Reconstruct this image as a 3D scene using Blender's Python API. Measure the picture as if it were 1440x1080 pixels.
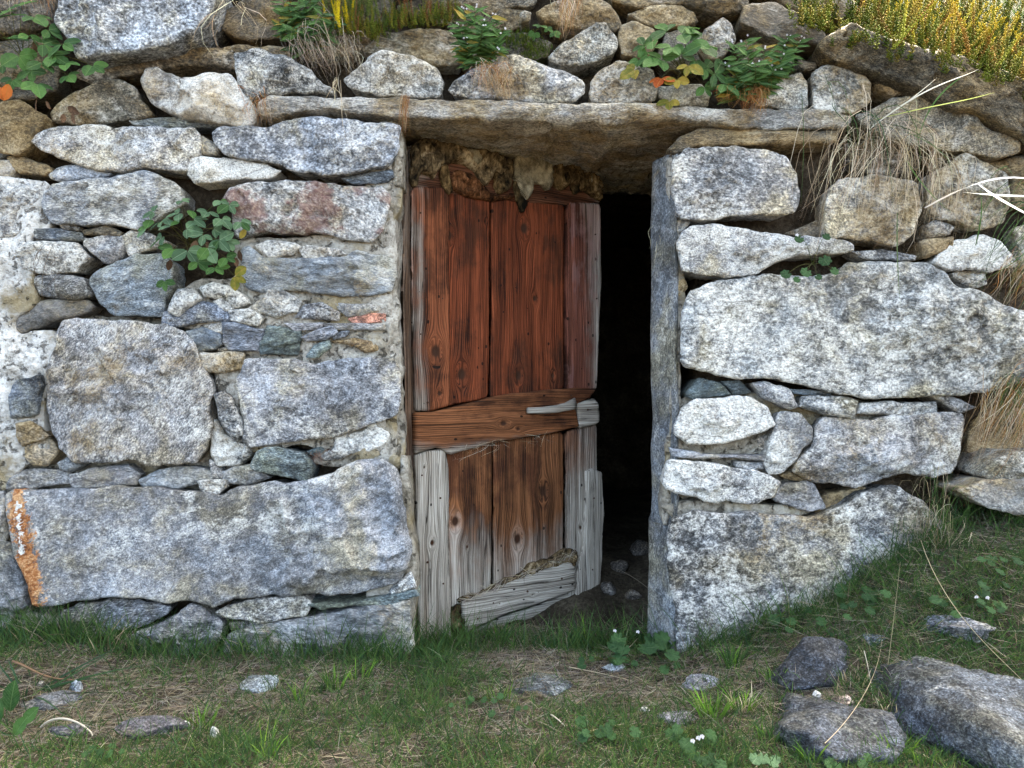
import bpy, math, random
import numpy as np
from mathutils import Vector, Matrix, Quaternion
from mathutils.geometry import delaunay_2d_cdt

for o in list(bpy.data.objects):
    bpy.data.objects.remove(o, do_unlink=True)
SC = bpy.context.scene
COL = SC.collection
random.seed(7)
RNG = np.random.default_rng(11)

# ------------------------------------------------------------------ camera, light
FPX = 1088.0                      # focal length in photo pixels (1440 wide)
CAM = (0.0, -2.3, 0.77)
cam = bpy.data.cameras.new('camera')
cam.sensor_width = 36.0
cam.lens = 36.0 * FPX / 1440.0
cam.clip_start = 0.02
cam.clip_end = 3000
camo = bpy.data.objects.new('camera', cam)
COL.objects.link(camo)
camo.location = CAM
camo.rotation_euler = (math.radians(90), 0, 0)
SC.camera = camo

SUN_EL = math.radians(52)
SUN_AZ = math.radians(42)         # measured from +Y (behind the wall) towards +X (right)
SUN_DIR = Vector((math.sin(SUN_AZ) * math.cos(SUN_EL), math.cos(SUN_AZ) * math.cos(SUN_EL), math.sin(SUN_EL)))
w = bpy.data.worlds.new('World')
SC.world = w
w.use_nodes = True
nt = w.node_tree
bg = nt.nodes['Background']
sky = nt.nodes.new('ShaderNodeTexSky')
sky.sky_type = 'NISHITA'
sky.sun_disc = False
sky.sun_elevation = SUN_EL
sky.sun_rotation = SUN_AZ
sky.altitude = 1200
sky.air_density = 0.30
sky.dust_density = 9.0
sky.ozone_density = 0.0
bg.inputs['Strength'].default_value = 0.15
wb = nt.nodes.new('ShaderNodeMix'); wb.data_type = 'RGBA'; wb.blend_type = 'MULTIPLY'
wb.inputs[0].default_value = 1.0
wb.inputs[7].default_value = (1.07, 1.05, .84, 1)      # white balance for open shade
nt.links.new(sky.outputs['Color'], wb.inputs[6])
nt.links.new(wb.outputs[2], bg.inputs['Color'])
sl = bpy.data.lights.new('sun', 'SUN')
sl.energy = 2.0
sl.angle = math.radians(0.5)
sl.color = (1.0, 0.93, 0.82)
suno = bpy.data.objects.new('sun', sl)
COL.objects.link(suno)
suno.rotation_euler = SUN_DIR.to_track_quat('Z', 'Y').to_euler()
suno.location = SUN_DIR * 30
SC.view_settings.view_transform = 'Standard'
SC.view_settings.look = 'None'
SC.view_settings.gamma = 1.0
SC.view_settings.exposure = 4.22
SC.render.engine = 'CYCLES'

# ------------------------------------------------------------------ helpers
def P(px, py, y=0.0):
    """world point that the photo shows at (px, py), standing at distance y behind the wall face"""
    d = y - CAM[1]
    return ((px - 720.0) / FPX * d, y, CAM[2] + (540.0 - py) / FPX * d)

def _hash(ix, iy, iz, seed):
    h = (ix.astype(np.uint32) * np.uint32(374761393) + iy.astype(np.uint32) * np.uint32(668265263)
         + iz.astype(np.uint32) * np.uint32(2147483647) + np.uint32((seed * 1274126177) & 0xffffffff))
    h = (h ^ (h >> np.uint32(13))) * np.uint32(1274126177)
    h = h ^ (h >> np.uint32(16))
    h = h * np.uint32(2246822519)
    h = h ^ (h >> np.uint32(15))
    return (h & np.uint32(0xffffff)).astype(np.float64) / float(0xffffff) * 2 - 1

def vnoise(p, seed=0):
    p = np.asarray(p, float)
    f = np.floor(p)
    i = f.astype(np.int64)
    t = p - f
    t = t * t * t * (t * (t * 6 - 15) + 10)
    r = 0
    for dx in (0, 1):
        wx = t[:, 0] if dx else 1 - t[:, 0]
        for dy in (0, 1):
            wy = t[:, 1] if dy else 1 - t[:, 1]
            for dz in (0, 1):
                wz = t[:, 2] if dz else 1 - t[:, 2]
                r = r + wx * wy * wz * _hash(i[:, 0] + dx, i[:, 1] + dy, i[:, 2] + dz, seed)
    return r

def fbm(p, octaves=4, seed=0, gain=0.55):
    p = np.asarray(p, float)
    a, s, r = 1.0, 1.0, 0
    for k in range(octaves):
        r = r + a * vnoise(p * s + k * 17.3, seed + k)
        a *= gain
        s *= 2.03
    return r

def xyz(u, v, z=0.0):
    return np.stack([np.asarray(u, float), np.asarray(v, float), np.full(len(u), float(z))], 1)

def sstep(a, b, x):
    t = np.clip((np.asarray(x, float) - a) / (b - a), 0, 1)
    return t * t * (3 - 2 * t)

def mesh_np(name, V, tris, mat=None, smooth=True, attrs=None, quads=None):
    """mesh from arrays; attrs: {name: (type, array)} on points"""
    me = bpy.data.meshes.new(name)
    V = np.asarray(V, np.float32)
    tris = np.asarray(tris, np.int32).reshape(-1, 3) if tris is not None and len(tris) else np.zeros((0, 3), np.int32)
    quads = np.asarray(quads, np.int32).reshape(-1, 4) if quads is not None and len(quads) else np.zeros((0, 4), np.int32)
    nl = tris.size + quads.size
    nf = len(tris) + len(quads)
    me.vertices.add(len(V))
    me.vertices.foreach_set('co', V.ravel())
    me.loops.add(nl)
    me.loops.foreach_set('vertex_index', np.concatenate([tris.ravel(), quads.ravel()]))
    me.polygons.add(nf)
    st = np.concatenate([np.arange(len(tris)) * 3, tris.size + np.arange(len(quads)) * 4]).astype(np.int32)
    me.polygons.foreach_set('loop_start', st)
    me.update(calc_edges=True)
    me.validate()
    me.polygons.foreach_set('use_smooth', np.full(len(me.polygons), smooth))
    for k, (ty, arr) in (attrs or {}).items():
        at = me.attributes.new(k, ty, 'POINT')
        fld = {'FLOAT': 'value', 'FLOAT_VECTOR': 'vector', 'FLOAT_COLOR': 'color'}[ty]
        at.data.foreach_set(fld, np.asarray(arr, np.float32).ravel())
    if mat:
        me.materials.append(mat)
    return me

def link(name, me, parent=None, loc=(0, 0, 0), label=None, cat=None, group=None, kind=None, rot=None, scale=None):
    o = bpy.data.objects.new(name, me)
    COL.objects.link(o)
    if parent:
        o.parent = parent
    o.location = loc
    if rot is not None:
        o.rotation_euler = rot
    if scale is not None:
        o.scale = scale if hasattr(scale, '__len__') else (scale,) * 3
    if label: o['label'] = label
    if cat: o['category'] = cat
    if group: o['group'] = group
    if kind: o['kind'] = kind
    return o

def parse(s):
    return [tuple(float(c) for c in q.split(',')) for q in s.split()]

# ---- polygon -> solid piece with an uneven front
def resample(poly, sp, cut=0.16, rough=0.0, seed=0):
    p = np.asarray(poly, float)
    if cut > 0:
        q = np.roll(p, -1, 0)
        p = np.stack([p * (1 - cut) + q * cut, p * cut + q * (1 - cut)], 1).reshape(-1, 2)
    q = np.roll(p, -1, 0)
    L = np.hypot(*(q - p).T)
    cum = np.concatenate([[0], np.cumsum(L)])
    n = max(8, int(cum[-1] / sp))
    t = np.arange(n) / n * cum[-1]
    pp = np.vstack([p, p[:1]])
    r = np.stack([np.interp(t, cum, pp[:, 0]), np.interp(t, cum, pp[:, 1])], 1)
    if rough > 0:
        tn = np.roll(r, -1, 0) - np.roll(r, 1, 0)
        tn /= np.maximum(np.hypot(*tn.T), 1e-9)[:, None]
        nn = np.stack([tn[:, 1], -tn[:, 0]], 1)
        k = fbm(xyz(r[:, 0] * 17, r[:, 1] * 17, seed), 5, seed, .52)
        r = r + nn * (k * rough)[:, None]
    return r

def pdist(pts, poly):
    a = poly
    b = np.roll(poly, -1, 0)
    ab = b - a
    L2 = np.maximum((ab ** 2).sum(1), 1e-12)
    out = np.empty(len(pts))
    for s in range(0, len(pts), 4000):
        q = pts[s:s + 4000]
        t = np.clip(((q[:, None, :] - a[None]) * ab[None]).sum(2) / L2, 0, 1)
        d = q[:, None, :] - (a[None] + t[..., None] * ab[None])
        out[s:s + 4000] = np.sqrt((d ** 2).sum(2).min(1))
    return out

def inside(pts, poly):
    a = poly
    b = np.roll(poly, -1, 0)
    r = np.zeros(len(pts), bool)
    for (x0, y0), (x1, y1) in zip(a, b):
        c = (y0 > pts[:, 1]) != (y1 > pts[:, 1])
        if c.any():
            xi = (x1 - x0) * (pts[:, 1] - y0) / (y1 - y0 + 1e-15) + x0
            r ^= c & (pts[:, 0] < xi)
    return r

def piece(poly, sp, hfun, depth, cut=0.16, rough=0.003, seed=0, sides=(0.02, 0.07), shrink=0.9, flip=False, sidejit=0.004):
    """triangulated solid: 2-D outline (u,v), front height hfun(pts, dist, R) towards +h, sides run back to -depth.
    returns V (u, v, h) and faces, plus the outline distance per vertex"""
    bd = resample(poly, sp, cut, rough, seed)
    mn, mx = bd.min(0), bd.max(0)
    rng = np.random.default_rng(seed + 5)
    gx = np.arange(mn[0], mx[0], sp)
    gy = np.arange(mn[1], mx[1], sp * .87)
    X, Y = np.meshgrid(gx, gy)
    X = X + (np.arange(len(gy)) % 2)[:, None] * sp * .5
    pts = np.stack([X.ravel(), Y.ravel()], 1) + rng.uniform(-.25, .25, (X.size, 2)) * sp
    pts = pts[inside(pts, bd)]
    if len(pts):
        pts = pts[pdist(pts, bd) > sp * .45]
    allp = [Vector(q) for q in np.vstack([bd, pts])]
    n = len(bd)
    r = delaunay_2d_cdt(allp, [], [list(range(n))], 1, 1e-7)
    V2 = np.array([tuple(v) for v in r[0]])
    T = np.array([f for f in r[2] if len(f) == 3], int)
    # consistent orientation (ccw)
    a, b, c = V2[T[:, 0]], V2[T[:, 1]], V2[T[:, 2]]
    cr = (b[:, 0] - a[:, 0]) * (c[:, 1] - a[:, 1]) - (b[:, 1] - a[:, 1]) * (c[:, 0] - a[:, 0])
    T[cr < 0] = T[cr < 0][:, ::-1]
    d = pdist(V2, bd)
    h = hfun(V2, d, max(d.max(), 1e-4))
    V = np.column_stack([V2, h])
    ed = {}
    for t in T:
        for i in range(3):
            e = (t[i], t[(i + 1) % 3])
            if (e[1], e[0]) in ed: del ed[(e[1], e[0])]
            else: ed[e] = 1
    E = np.array(list(ed.keys()), int)
    bi = np.unique(E)
    cen = V2[bi].mean(0)
    remap = -np.ones(len(V2), int)
    rings = [None]
    lv = list(sides) + [depth]
    quads = []
    prev = np.arange(len(V2))
    VV = [V]
    base = len(V)
    for k, dd in enumerate(lv):
        s = 1 - (1 - shrink) * min(1, dd / max(depth, 1e-6))
        q = cen + (V2[bi] - cen) * s
        jit = fbm(xyz(q[:, 0] * 30, q[:, 1] * 30, dd * 40 + seed), 3, seed) * sidejit
        dirn = (V2[bi] - cen)
        dirn = dirn / np.maximum(np.hypot(*dirn.T), 1e-6)[:, None]
        q = q + dirn * (jit - sidejit * .4)[:, None]
        ring = np.column_stack([q, np.full(len(bi), -dd)])
        VV.append(ring)
        cur = -np.ones(len(V2), int)
        cur[bi] = base + np.arange(len(bi))
        base += len(bi)
        quads.append(np.column_stack([prev[E[:, 1]], prev[E[:, 0]], cur[E[:, 0]], cur[E[:, 1]]]))
        prev = cur
    # cap
    ci = base
    VV.append(np.array([[cen[0], cen[1], -depth]]))
    cap = np.column_stack([prev[E[:, 1]], prev[E[:, 0]], np.full(len(E), ci)])
    V = np.vstack(VV)
    dist = np.concatenate([d, np.zeros(len(V) - len(d))])
    return V, np.vstack([T, cap]), np.vstack(quads), dist

def stone_h(seed, R_edge, bulge, tilt=0.0, rug=1.0, lay=0.0, faces=4, over=None):
    rng = np.random.default_rng(seed)
    def f(p, d, R):
        c = p.mean(0)
        er = min(R_edge, R * .8)
        t = np.clip(d / er, 0, 1)
        e = er * .75 * np.sqrt(np.maximum(0, 1 - (1 - t) ** 2))
        b = bulge * (1 - np.exp(-d / (.5 * R)))
        sz = np.maximum(p.max(0) - p.min(0), .02)
        pl = np.full(len(p), 9.0)
        for k in range(faces):
            g = rng.normal(0, 1, 2) * np.array([.22, .30])
            c0 = rng.uniform(.0, .014)
            q = c + rng.uniform(-.25, .25, 2) * sz
            pl = np.minimum(pl, c0 + (p - q) @ g)
        # lower flank turned under, as on most of these blocks
        vm = p[:, 1].min()
        pl = np.minimum(pl, (p[:, 1] - vm - sz[1] * rng.uniform(.12, .32)) * rng.uniform(.5, 1.0) + .004)
        pl = np.clip(pl, -.05, .03)
        n = (fbm(xyz(p[:, 0] * 11, p[:, 1] * 11, seed), 3, seed) * .0080
             + fbm(xyz(p[:, 0] * 38, p[:, 1] * 48, seed), 3, seed + 9, .6) * .0042
             + (1 - np.abs(fbm(xyz(p[:, 0] * 16, p[:, 1] * 22, seed + 2), 2, seed + 3))) * .010 - .007)
        # broken facets: cells with their own tilt and step, edges warped
        m = max(3, int(sz[0] * sz[1] / (.055 ** 2)))
        cs = rng.uniform(p.min(0), p.max(0), (m, 2)); cg = rng.normal(0, .15, (m, 2)); co = rng.normal(0, .0050, m)
        wp = p + np.stack([fbm(xyz(p[:, 0] * 22, p[:, 1] * 22, seed), 3, seed + 6), fbm(xyz(p[:, 0] * 22, p[:, 1] * 22, seed), 3, seed + 7)], 1) * .014
        wq = wp * np.array([1.0, 1.0 + .8 * lay])
        csq = cs * np.array([1.0, 1.0 + .8 * lay])
        ii = np.concatenate([((wq[a:a + 3000, None] - csq[None]) ** 2).sum(2).argmin(1) for a in range(0, len(p), 3000)])
        n = n + co[ii] + np.clip(((p - cs[ii]) * cg[ii]).sum(1), -.007, .007)
        if lay:
            n = n + lay * fbm(xyz(p[:, 0] * 7, p[:, 1] * 75, seed), 3, seed + 4) * .0035
        k = sstep(0, 1, np.clip(d / (er * 1.3), 0, 1))
        h = e + b + (pl * min(1, R / .05) + n * rug) * (.25 + .75 * k) + tilt * (p[:, 1] - c[1]) * k
        return np.maximum(h, -.006 + e * .5 - .02 * (1 if tilt else 0))
    return f
# ------------------------------------------------------------------ materials
class NB:
    def __init__(s, name):
        s.m = bpy.data.materials.new(name)
        s.m.use_nodes = True
        s.t = s.m.node_tree
        s.b = s.t.nodes['Principled BSDF']
        s.out = s.t.nodes['Material Output']
    def set(s, sock, v):
        if hasattr(v, 'is_output') and v.is_output: s.t.links.new(v, sock)
        else:
            if hasattr(sock.default_value, '__len__') and not hasattr(v, '__len__'): v = (v,) * len(sock.default_value)
            if hasattr(sock.default_value, '__len__') and len(sock.default_value) == 4 and len(v) == 3: v = tuple(v) + (1,)
            sock.default_value = v
    def math(s, op, a, b=0.0, c=0.0, clamp=False):
        n = s.t.nodes.new('ShaderNodeMath'); n.operation = op; n.use_clamp = clamp
        s.set(n.inputs[0], a); s.set(n.inputs[1], b)
        s.set(n.inputs[2], c)
        return n.outputs[0]
    def vmath(s, op, a, b=(0, 0, 0)):
        n = s.t.nodes.new('ShaderNodeVectorMath'); n.operation = op
        s.set(n.inputs[0], a); s.set(n.inputs[1], b)
        return n.outputs[0]
    def noise(s, vec, scale, detail=4, rough=.6, dist=0.0):
        n = s.t.nodes.new('ShaderNodeTexNoise')
        s.set(n.inputs['Vector'], vec); s.set(n.inputs['Scale'], scale); s.set(n.inputs['Detail'], detail)
        s.set(n.inputs['Roughness'], rough); s.set(n.inputs['Distortion'], dist)
        return n.outputs['Fac']
    def voro(s, vec, scale, feature='F1', rnd=1.0):
        n = s.t.nodes.new('ShaderNodeTexVoronoi'); n.feature = feature
        s.set(n.inputs['Vector'], vec); s.set(n.inputs['Scale'], scale); s.set(n.inputs['Randomness'], rnd)
        return n.outputs['Distance']
    def ramp(s, fac, stops):
        n = s.t.nodes.new('ShaderNodeValToRGB')
        e = n.color_ramp.elements
        while len(e) < len(stops): e.new(.5)
        for k, (p, c) in enumerate(stops):
            e[k].position = p
            e[k].color = (c, c, c, 1) if not hasattr(c, '__len__') else tuple(c) + (1,)
        s.set(n.inputs[0], fac)
        return n.outputs['Color']
    def step(s, x, lo, hi):
        n = s.t.nodes.new('ShaderNodeMapRange'); n.interpolation_type = 'SMOOTHSTEP'
        s.set(n.inputs['Value'], x); s.set(n.inputs['From Min'], lo); s.set(n.inputs['From Max'], hi)
        return n.outputs['Result']
    def mix(s, f, a, b, mode='MIX'):
        n = s.t.nodes.new('ShaderNodeMix'); n.data_type = 'RGBA'; n.blend_type = mode
        n.clamp_factor = True
        s.set(n.inputs[0], f); s.set(n.inputs[6], a); s.set(n.inputs[7], b)
        return n.outputs[2]
    def attr(s, name, kind='OBJECT', out='Fac'):
        n = s.t.nodes.new('ShaderNodeAttribute'); n.attribute_type = kind; n.attribute_name = name
        return n.outputs[out]
    def coords(s, spread=40.0):
        tc = s.t.nodes.new('ShaderNodeTexCoord')
        oi = s.t.nodes.new('ShaderNodeObjectInfo')
        off = s.math('MULTIPLY', oi.outputs['Random'], spread)
        s.oi = oi
        return s.vmath('ADD', tc.outputs['Object'], off)
    def bump(s, h, dist, strength=1.0, nrm=None):
        n = s.t.nodes.new('ShaderNodeBump')
        s.set(n.inputs['Height'], h); s.set(n.inputs['Distance'], dist); s.set(n.inputs['Strength'], strength)
        if nrm is not None: s.set(n.inputs['Normal'], nrm)
        return n.outputs['Normal']
    def done(s, color, rough=.85, normal=None, spec=.3):
        s.set(s.b.inputs['Base Color'], color)
        s.set(s.b.inputs['Roughness'], rough)
        s.set(s.b.inputs['Specular IOR Level'], spec)
        if normal is not None: s.set(s.b.inputs['Normal'], normal)
        return s.m

def mat_stone():
    n = NB('gneiss')
    v = n.coords()
    lay = n.attr('lay')
    cx = n.t.nodes.new('ShaderNodeCombineXYZ')
    n.set(cx.inputs[0], n.math('SUBTRACT', 1, n.math('MULTIPLY', lay, .25)))
    n.set(cx.inputs[1], 1.0)
    n.set(cx.inputs[2], n.math('ADD', 1, n.math('MULTIPLY', lay, 1.2)))
    # grain direction dips a little, differently on every block
    rot = n.t.nodes.new('ShaderNodeVectorRotate'); rot.rotation_type = 'Y_AXIS'
    n.set(rot.inputs['Vector'], v); n.set(rot.inputs['Angle'], n.attr('dip'))
    vl = n.vmath('MULTIPLY', rot.outputs[0], cx.outputs[0])
    n1 = n.noise(vl, 10, 6, .68, .4)
    gsz = n.attr('gsize')
    n2 = n.noise(vl, n.math('MULTIPLY', 120, gsz), 4, .72)
    n2b = n.noise(vl, n.math('MULTIPLY', 190, gsz), 2, .6)
    n6 = n.noise(n.vmath('ADD', v, (4.1, 3.3, 8.2)), 6.5, 5, .62, .3)
    n3 = n.noise(v, 4.2, 9, .70, .5)
    n7 = n.noise(vl, 36, 4, .68, .7)
    n4 = n.noise(n.vmath('ADD', v, (7.3, 1.1, 4.4)), 5.0, 7, .66, .4)
    n5 = n.noise(n.vmath('ADD', v, (2.3, 9.1, 1.4)), 2.6, 5, .6)
    f = n.math('ADD', n.math('ADD', n.math('MULTIPLY', n1, .24), n.math('MULTIPLY', n7, .36)), n.math('ADD', n.math('MULTIPLY', n2, .26), n.math('MULTIPLY', n2b, .14)))
    f = n.math('ADD', f, n.math('MULTIPLY', n.math('SUBTRACT', n5, .5), .34))
    base = n.ramp(f, [(.35, .016), (.43, .085), (.495, .225), (.555, .41), (.65, .72)])
    base = n.mix(n.attr('soft'), base, (.25, .25, .25))
    base = n.mix(1.0, base, n.oi.outputs['Color'], 'MULTIPLY')
    # mica-dark and feldspar-pale grains, and slow drifts between blue and olive grey
    gc = n.attr('gcon')
    gr = n.math('ADD', n.math('MULTIPLY', n2b, .7), n.math('MULTIPLY', n2, .3))
    grain = n.ramp(gr, [(.36, .34), (.46, .80), (.54, 1.08), (.64, 1.7)])
    base = n.mix(gc, base, n.mix(1.0, base, grain, 'MULTIPLY'))
    drift = n.ramp(n.math('ADD', n.math('MULTIPLY', n6, .8), n.math('MULTIPLY', n2, .2)), [(.40, (.91, .99, 1.09)), (.50, (1.0, 1.0, 1.0)), (.60, (1.10, 1.0, .76))])
    base = n.mix(1.0, base, drift, 'MULTIPLY')
    # pale lichen / quartz crust
    lich = n.attr('lich')
    m = n.math('ADD', n3, n.math('MULTIPLY', n.math('SUBTRACT', n2, .5), .34))
    m = n.math('ADD', m, n.math('MULTIPLY', n.math('SUBTRACT', n7, .5), .38))
    m = n.math('ADD', m, n.math('MULTIPLY', n.math('SUBTRACT', n1, .5), .30))
    thr = n.math('SUBTRACT', .715, n.math('MULTIPLY', lich, .24))
    lm = n.step(n.math('SUBTRACT', m, thr), -.10, .13)
    crust = n.ramp(gr, [(.36, (.34, .33, .30)), (.46, (.58, .57, .53)), (.58, (.82, .81, .76))])
    col = n.mix(n.math('MULTIPLY', lm, .88), base, crust)
    # ochre iron and algae film
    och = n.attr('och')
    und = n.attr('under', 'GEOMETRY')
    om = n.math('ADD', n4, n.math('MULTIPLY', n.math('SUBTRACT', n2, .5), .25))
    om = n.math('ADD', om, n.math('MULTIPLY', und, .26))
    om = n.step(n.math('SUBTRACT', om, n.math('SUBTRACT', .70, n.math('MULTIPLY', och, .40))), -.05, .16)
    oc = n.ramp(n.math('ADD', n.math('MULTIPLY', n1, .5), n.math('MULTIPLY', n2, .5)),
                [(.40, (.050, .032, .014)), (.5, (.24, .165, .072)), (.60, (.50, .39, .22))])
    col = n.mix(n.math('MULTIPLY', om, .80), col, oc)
    # purple-red iron bloom on some blocks
    red = n.attr('red')
    rm = n.math('MULTIPLY', red, n.step(n.math('ADD', n6, n.math('MULTIPLY', n.math('SUBTRACT', n1, .5), .7)), .49, .60))
    col = n.mix(n.math('MULTIPLY', rm, .75), col, n.mix(n2, (.06, .020, .022), (.24, .11, .10)))
    # moss film
    moss = n.attr('moss')
    mm = n.math('MULTIPLY', moss, n.step(n4, .40, .56))
    col = n.mix(mm, col, n.mix(n2, (.015, .022, .004), (.10, .13, .02)))
    # run of orange rust with a white streak
    st = n.attr('stain', 'GEOMETRY')
    stm = n.step(n.math('ADD', n.math('MULTIPLY', st, 1.0), n.math('ADD', n.math('MULTIPLY', n.math('SUBTRACT', n2, .5), 1.0), n.math('ADD', n.math('MULTIPLY', n.math('SUBTRACT', n7, .5), 2.4), n.math('MULTIPLY', n.math('SUBTRACT', n1, .5), 1.2)))), .35, .65)
    stm = n.math('MULTIPLY', stm, n.step(st, .02, .12))
    col = n.mix(stm, col, n.ramp(n.math('ADD', n.math('MULTIPLY', n1, .5), n.math('MULTIPLY', n2, .5)), [(.40, (.07, .022, .008)), (.5, (.36, .13, .035)), (.60, (.66, .40, .20))]))
    s2 = n.attr('streak', 'GEOMETRY')
    s2m = n.step(n.math('ADD', s2, n.math('ADD', n.math('MULTIPLY', n.math('SUBTRACT', n7, .5), 3.2), n.math('MULTIPLY', n.math('SUBTRACT', n2, .5), 1.5))), .4, .6)
    s2m = n.math('MULTIPLY', s2m, n.step(s2, .02, .12))
    col = n.mix(s2m, col, (.72, .70, .66))
    # hairline cracks
    vw = n.vmath('ADD', vl, n.vmath('MULTIPLY', n.ramp(n.noise(vl, 9, 4), [(0, 0), (1, 1)]), (.25, .25, .25)))
    ck = n.step(n.voro(vw, 5.5, 'DISTANCE_TO_EDGE'), .0, .018)
    ckm = n.math('MAXIMUM', ck, n.step(n4, .50, .44))
    col = n.mix(ckm, n.mix(.35, col, (.03, .025, .02)), col)
    hgt = n.math('ADD', n.math('MULTIPLY', n2, .55), n.math('MULTIPLY', n1, 1.2))
    hgt = n.math('ADD', hgt, n.math('MULTIPLY', n2b, .25))
    hgt = n.math('ADD', hgt, n.math('MULTIPLY', n7, 1.3))
    hgt = n.math('ADD', hgt, n.math('MULTIPLY', lm, .12))
    hgt = n.math('ADD', hgt, n.math('MULTIPLY', ckm, .25))
    return n.done(col, n.math('SUBTRACT', .92, n.math('MULTIPLY', n2, .2)), n.bump(hgt, .0085, .9), .35)

def mat_mortar():
    n = NB('lime_mortar')
    v = n.coords(0)
    n1 = n.noise(v, 9, 6, .65); n2 = n.noise(v, 80, 4, .7); n3 = n.noise(n.vmath('ADD', v, (3, 5, 1)), 4, 5, .6)
    c = n.ramp(n.math('ADD', n.math('MULTIPLY', n1, .5), n.math('MULTIPLY', n2, .5)),
               [(.34, (.07, .06, .042)), (.5, (.25, .22, .165)), (.62, (.46, .43, .36))])
    wh = n.step(n.math('ADD', n3, n.math('MULTIPLY', n.math('SUBTRACT', n2, .5), .4)), .62, .50)
    c = n.mix(n.math('MULTIPLY', n.attr('white'), wh), c, n.ramp(n.math('ADD', n.math('MULTIPLY', n1, .5), n.math('MULTIPLY', n2, .5)), [(.38, (.20, .19, .17)), (.47, (.55, .54, .51)), (.54, (.80, .79, .76))]))
    c = n.mix(n.math('MULTIPLY', n.step(n3, .54, .64), .7), c, n.mix(n2, (.16, .12, .05), (.40, .33, .19)))
    pit = n.step(n.noise(v, 34, 4, .62, .6), .355, .43)
    c = n.mix(pit, n.mix(.75, c, (.03, .025, .018)), c)
    return n.done(c, .92, n.bump(n.math('ADD', n.math('ADD', n2, n.math('MULTIPLY', n1, 1.5)), n.math('MULTIPLY', pit, .8)), .014, .9), .2)

def mat_earth(name, dark, mid, light):
    n = NB(name)
    v = n.coords(0)
    n1 = n.noise(v, 7, 6, .65); n2 = n.noise(v, 70, 5, .7); n3 = n.noise(v, 1.6, 3, .5)
    f = n.math('ADD', n.math('MULTIPLY', n1, .45), n.math('ADD', n.math('MULTIPLY', n2, .4), n.math('MULTIPLY', n3, .15)))
    c = n.ramp(f, [(.36, dark), (.5, mid), (.64, light)])
    return n.done(c, .95, n.bump(n.math('ADD', n2, n.math('MULTIPLY', n1, 2)), .02, .9), .15)

def mat_wood():
    n = NB('weathered_larch')
    g = n.attr('grain', 'GEOMETRY', 'Vector')
    oi = n.t.nodes.new('ShaderNodeObjectInfo')
    gv = n.vmath('ADD', g, n.math('MULTIPLY', oi.outputs['Random'], 9.0))
    wob = n.noise(n.vmath('MULTIPLY', gv, (6, 2.2, 1)), 1, 3, .5)
    sp = n.t.nodes.new('ShaderNodeSeparateXYZ'); n.set(sp.inputs[0], gv)
    u = n.math('ADD', sp.outputs[0], n.math('MULTIPLY', wob, .035))
    cb = n.t.nodes.new('ShaderNodeCombineXYZ'); n.set(cb.inputs[0], u); n.set(cb.inputs[1], sp.outputs[1]); n.set(cb.inputs[2], sp.outputs[2])
    gw = cb.outputs[0]
    rings = n.math('SINE', n.math('MULTIPLY', n.math('ADD', u, n.math('MULTIPLY', n.noise(n.vmath('MULTIPLY', gw, (30, 1.0, 1)), 1, 3, .6), .02)), 900))
    rings = n.math('MULTIPLY_ADD', rings, .5, .5)
    fine = n.noise(n.vmath('MULTIPLY', gw, (260, 5, 1)), 1, 5, .7)
    band = n.noise(n.vmath('MULTIPLY', gw, (38, 1.3, 1)), 1, 4, .6)
    blot = n.noise(n.vmath('MULTIPLY', gv, (9, 5, 1)), 1, 6, .65)
    f = n.math('ADD', n.math('MULTIPLY', rings, .10), n.math('ADD', n.math('MULTIPLY', fine, .58), n.math('MULTIPLY', band, .42)))
    tone = n.ramp(f, [(.34, .12), (.46, .42), (.56, 1.0), (.70, 2.0)])
    warm = n.mix(1.0, tone, oi.outputs['Color'], 'MULTIPLY')
    warm = n.mix(n.math('MULTIPLY', n.step(blot, .45, .63), .85), warm, n.mix(n.step(f, .4, .65), (.010, .005, .004), (.085, .030, .014)))
    gr = n.attr('grey', 'GEOMETRY')
    gm = n.step(n.math('ADD', gr, n.math('ADD', n.math('MULTIPLY', n.math('SUBTRACT', blot, .5), 1.1), n.math('MULTIPLY', n.math('SUBTRACT', band, .5), .8))), .12, .90)
    silver = n.ramp(f, [(.32, (.030, .025, .020)), (.44, (.145, .125, .102)), (.56, (.33, .300, .255)), (.72, (.60, .57, .51))])
    c = n.mix(gm, warm, silver)
    kn = n.attr('knot', 'GEOMETRY')
    c = n.mix(n.step(kn, .25, .8), c, n.mix(fine, (.012, .007, .005), (.07, .030, .015)))
    # worm holes
    wh = n.math('LESS_THAN', n.voro(n.vmath('MULTIPLY', gv, (22, 14, 1)), 1.0), .085)
    c = n.mix(n.math('MULTIPLY', wh, .9), c, (.008, .006, .005))
    crk = n.noise(n.vmath('MULTIPLY', gw, (75, .9, 1)), 1, 2, .5)
    crk = n.step(n.math('ABSOLUTE', n.math('SUBTRACT', crk, .5)), .014, .004)
    crk = n.math('MULTIPLY', crk, n.step(blot, .44, .56))
    c = n.mix(n.math('MULTIPLY', crk, .85), c, (.012, .009, .007))
    # peeling paint remnants
    pk = n.attr('paint')
    pm = n.math('MULTIPLY', pk, n.step(n.math('ADD', n.math('MULTIPLY', blot, .6), n.math('MULTIPLY', band, .4)), .50, .58))
    c = n.mix(n.math('MULTIPLY', pm, .7), c, n.mix(fine, (.17, .03, .025), (.45, .30, .27)))
    hgt = n.math('ADD', n.math('MULTIPLY', fine, .8), n.math('ADD', n.math('MULTIPLY', rings, .12), n.math('MULTIPLY', band, .8)))
    hgt = n.math('SUBTRACT', hgt, n.math('ADD', n.math('MULTIPLY', wh, 1.0), n.math('MULTIPLY', crk, .8)))
    return n.done(c, n.math('MULTIPLY_ADD', gm, .15, .75), n.bump(hgt, .0048, .95), .12)

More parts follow.
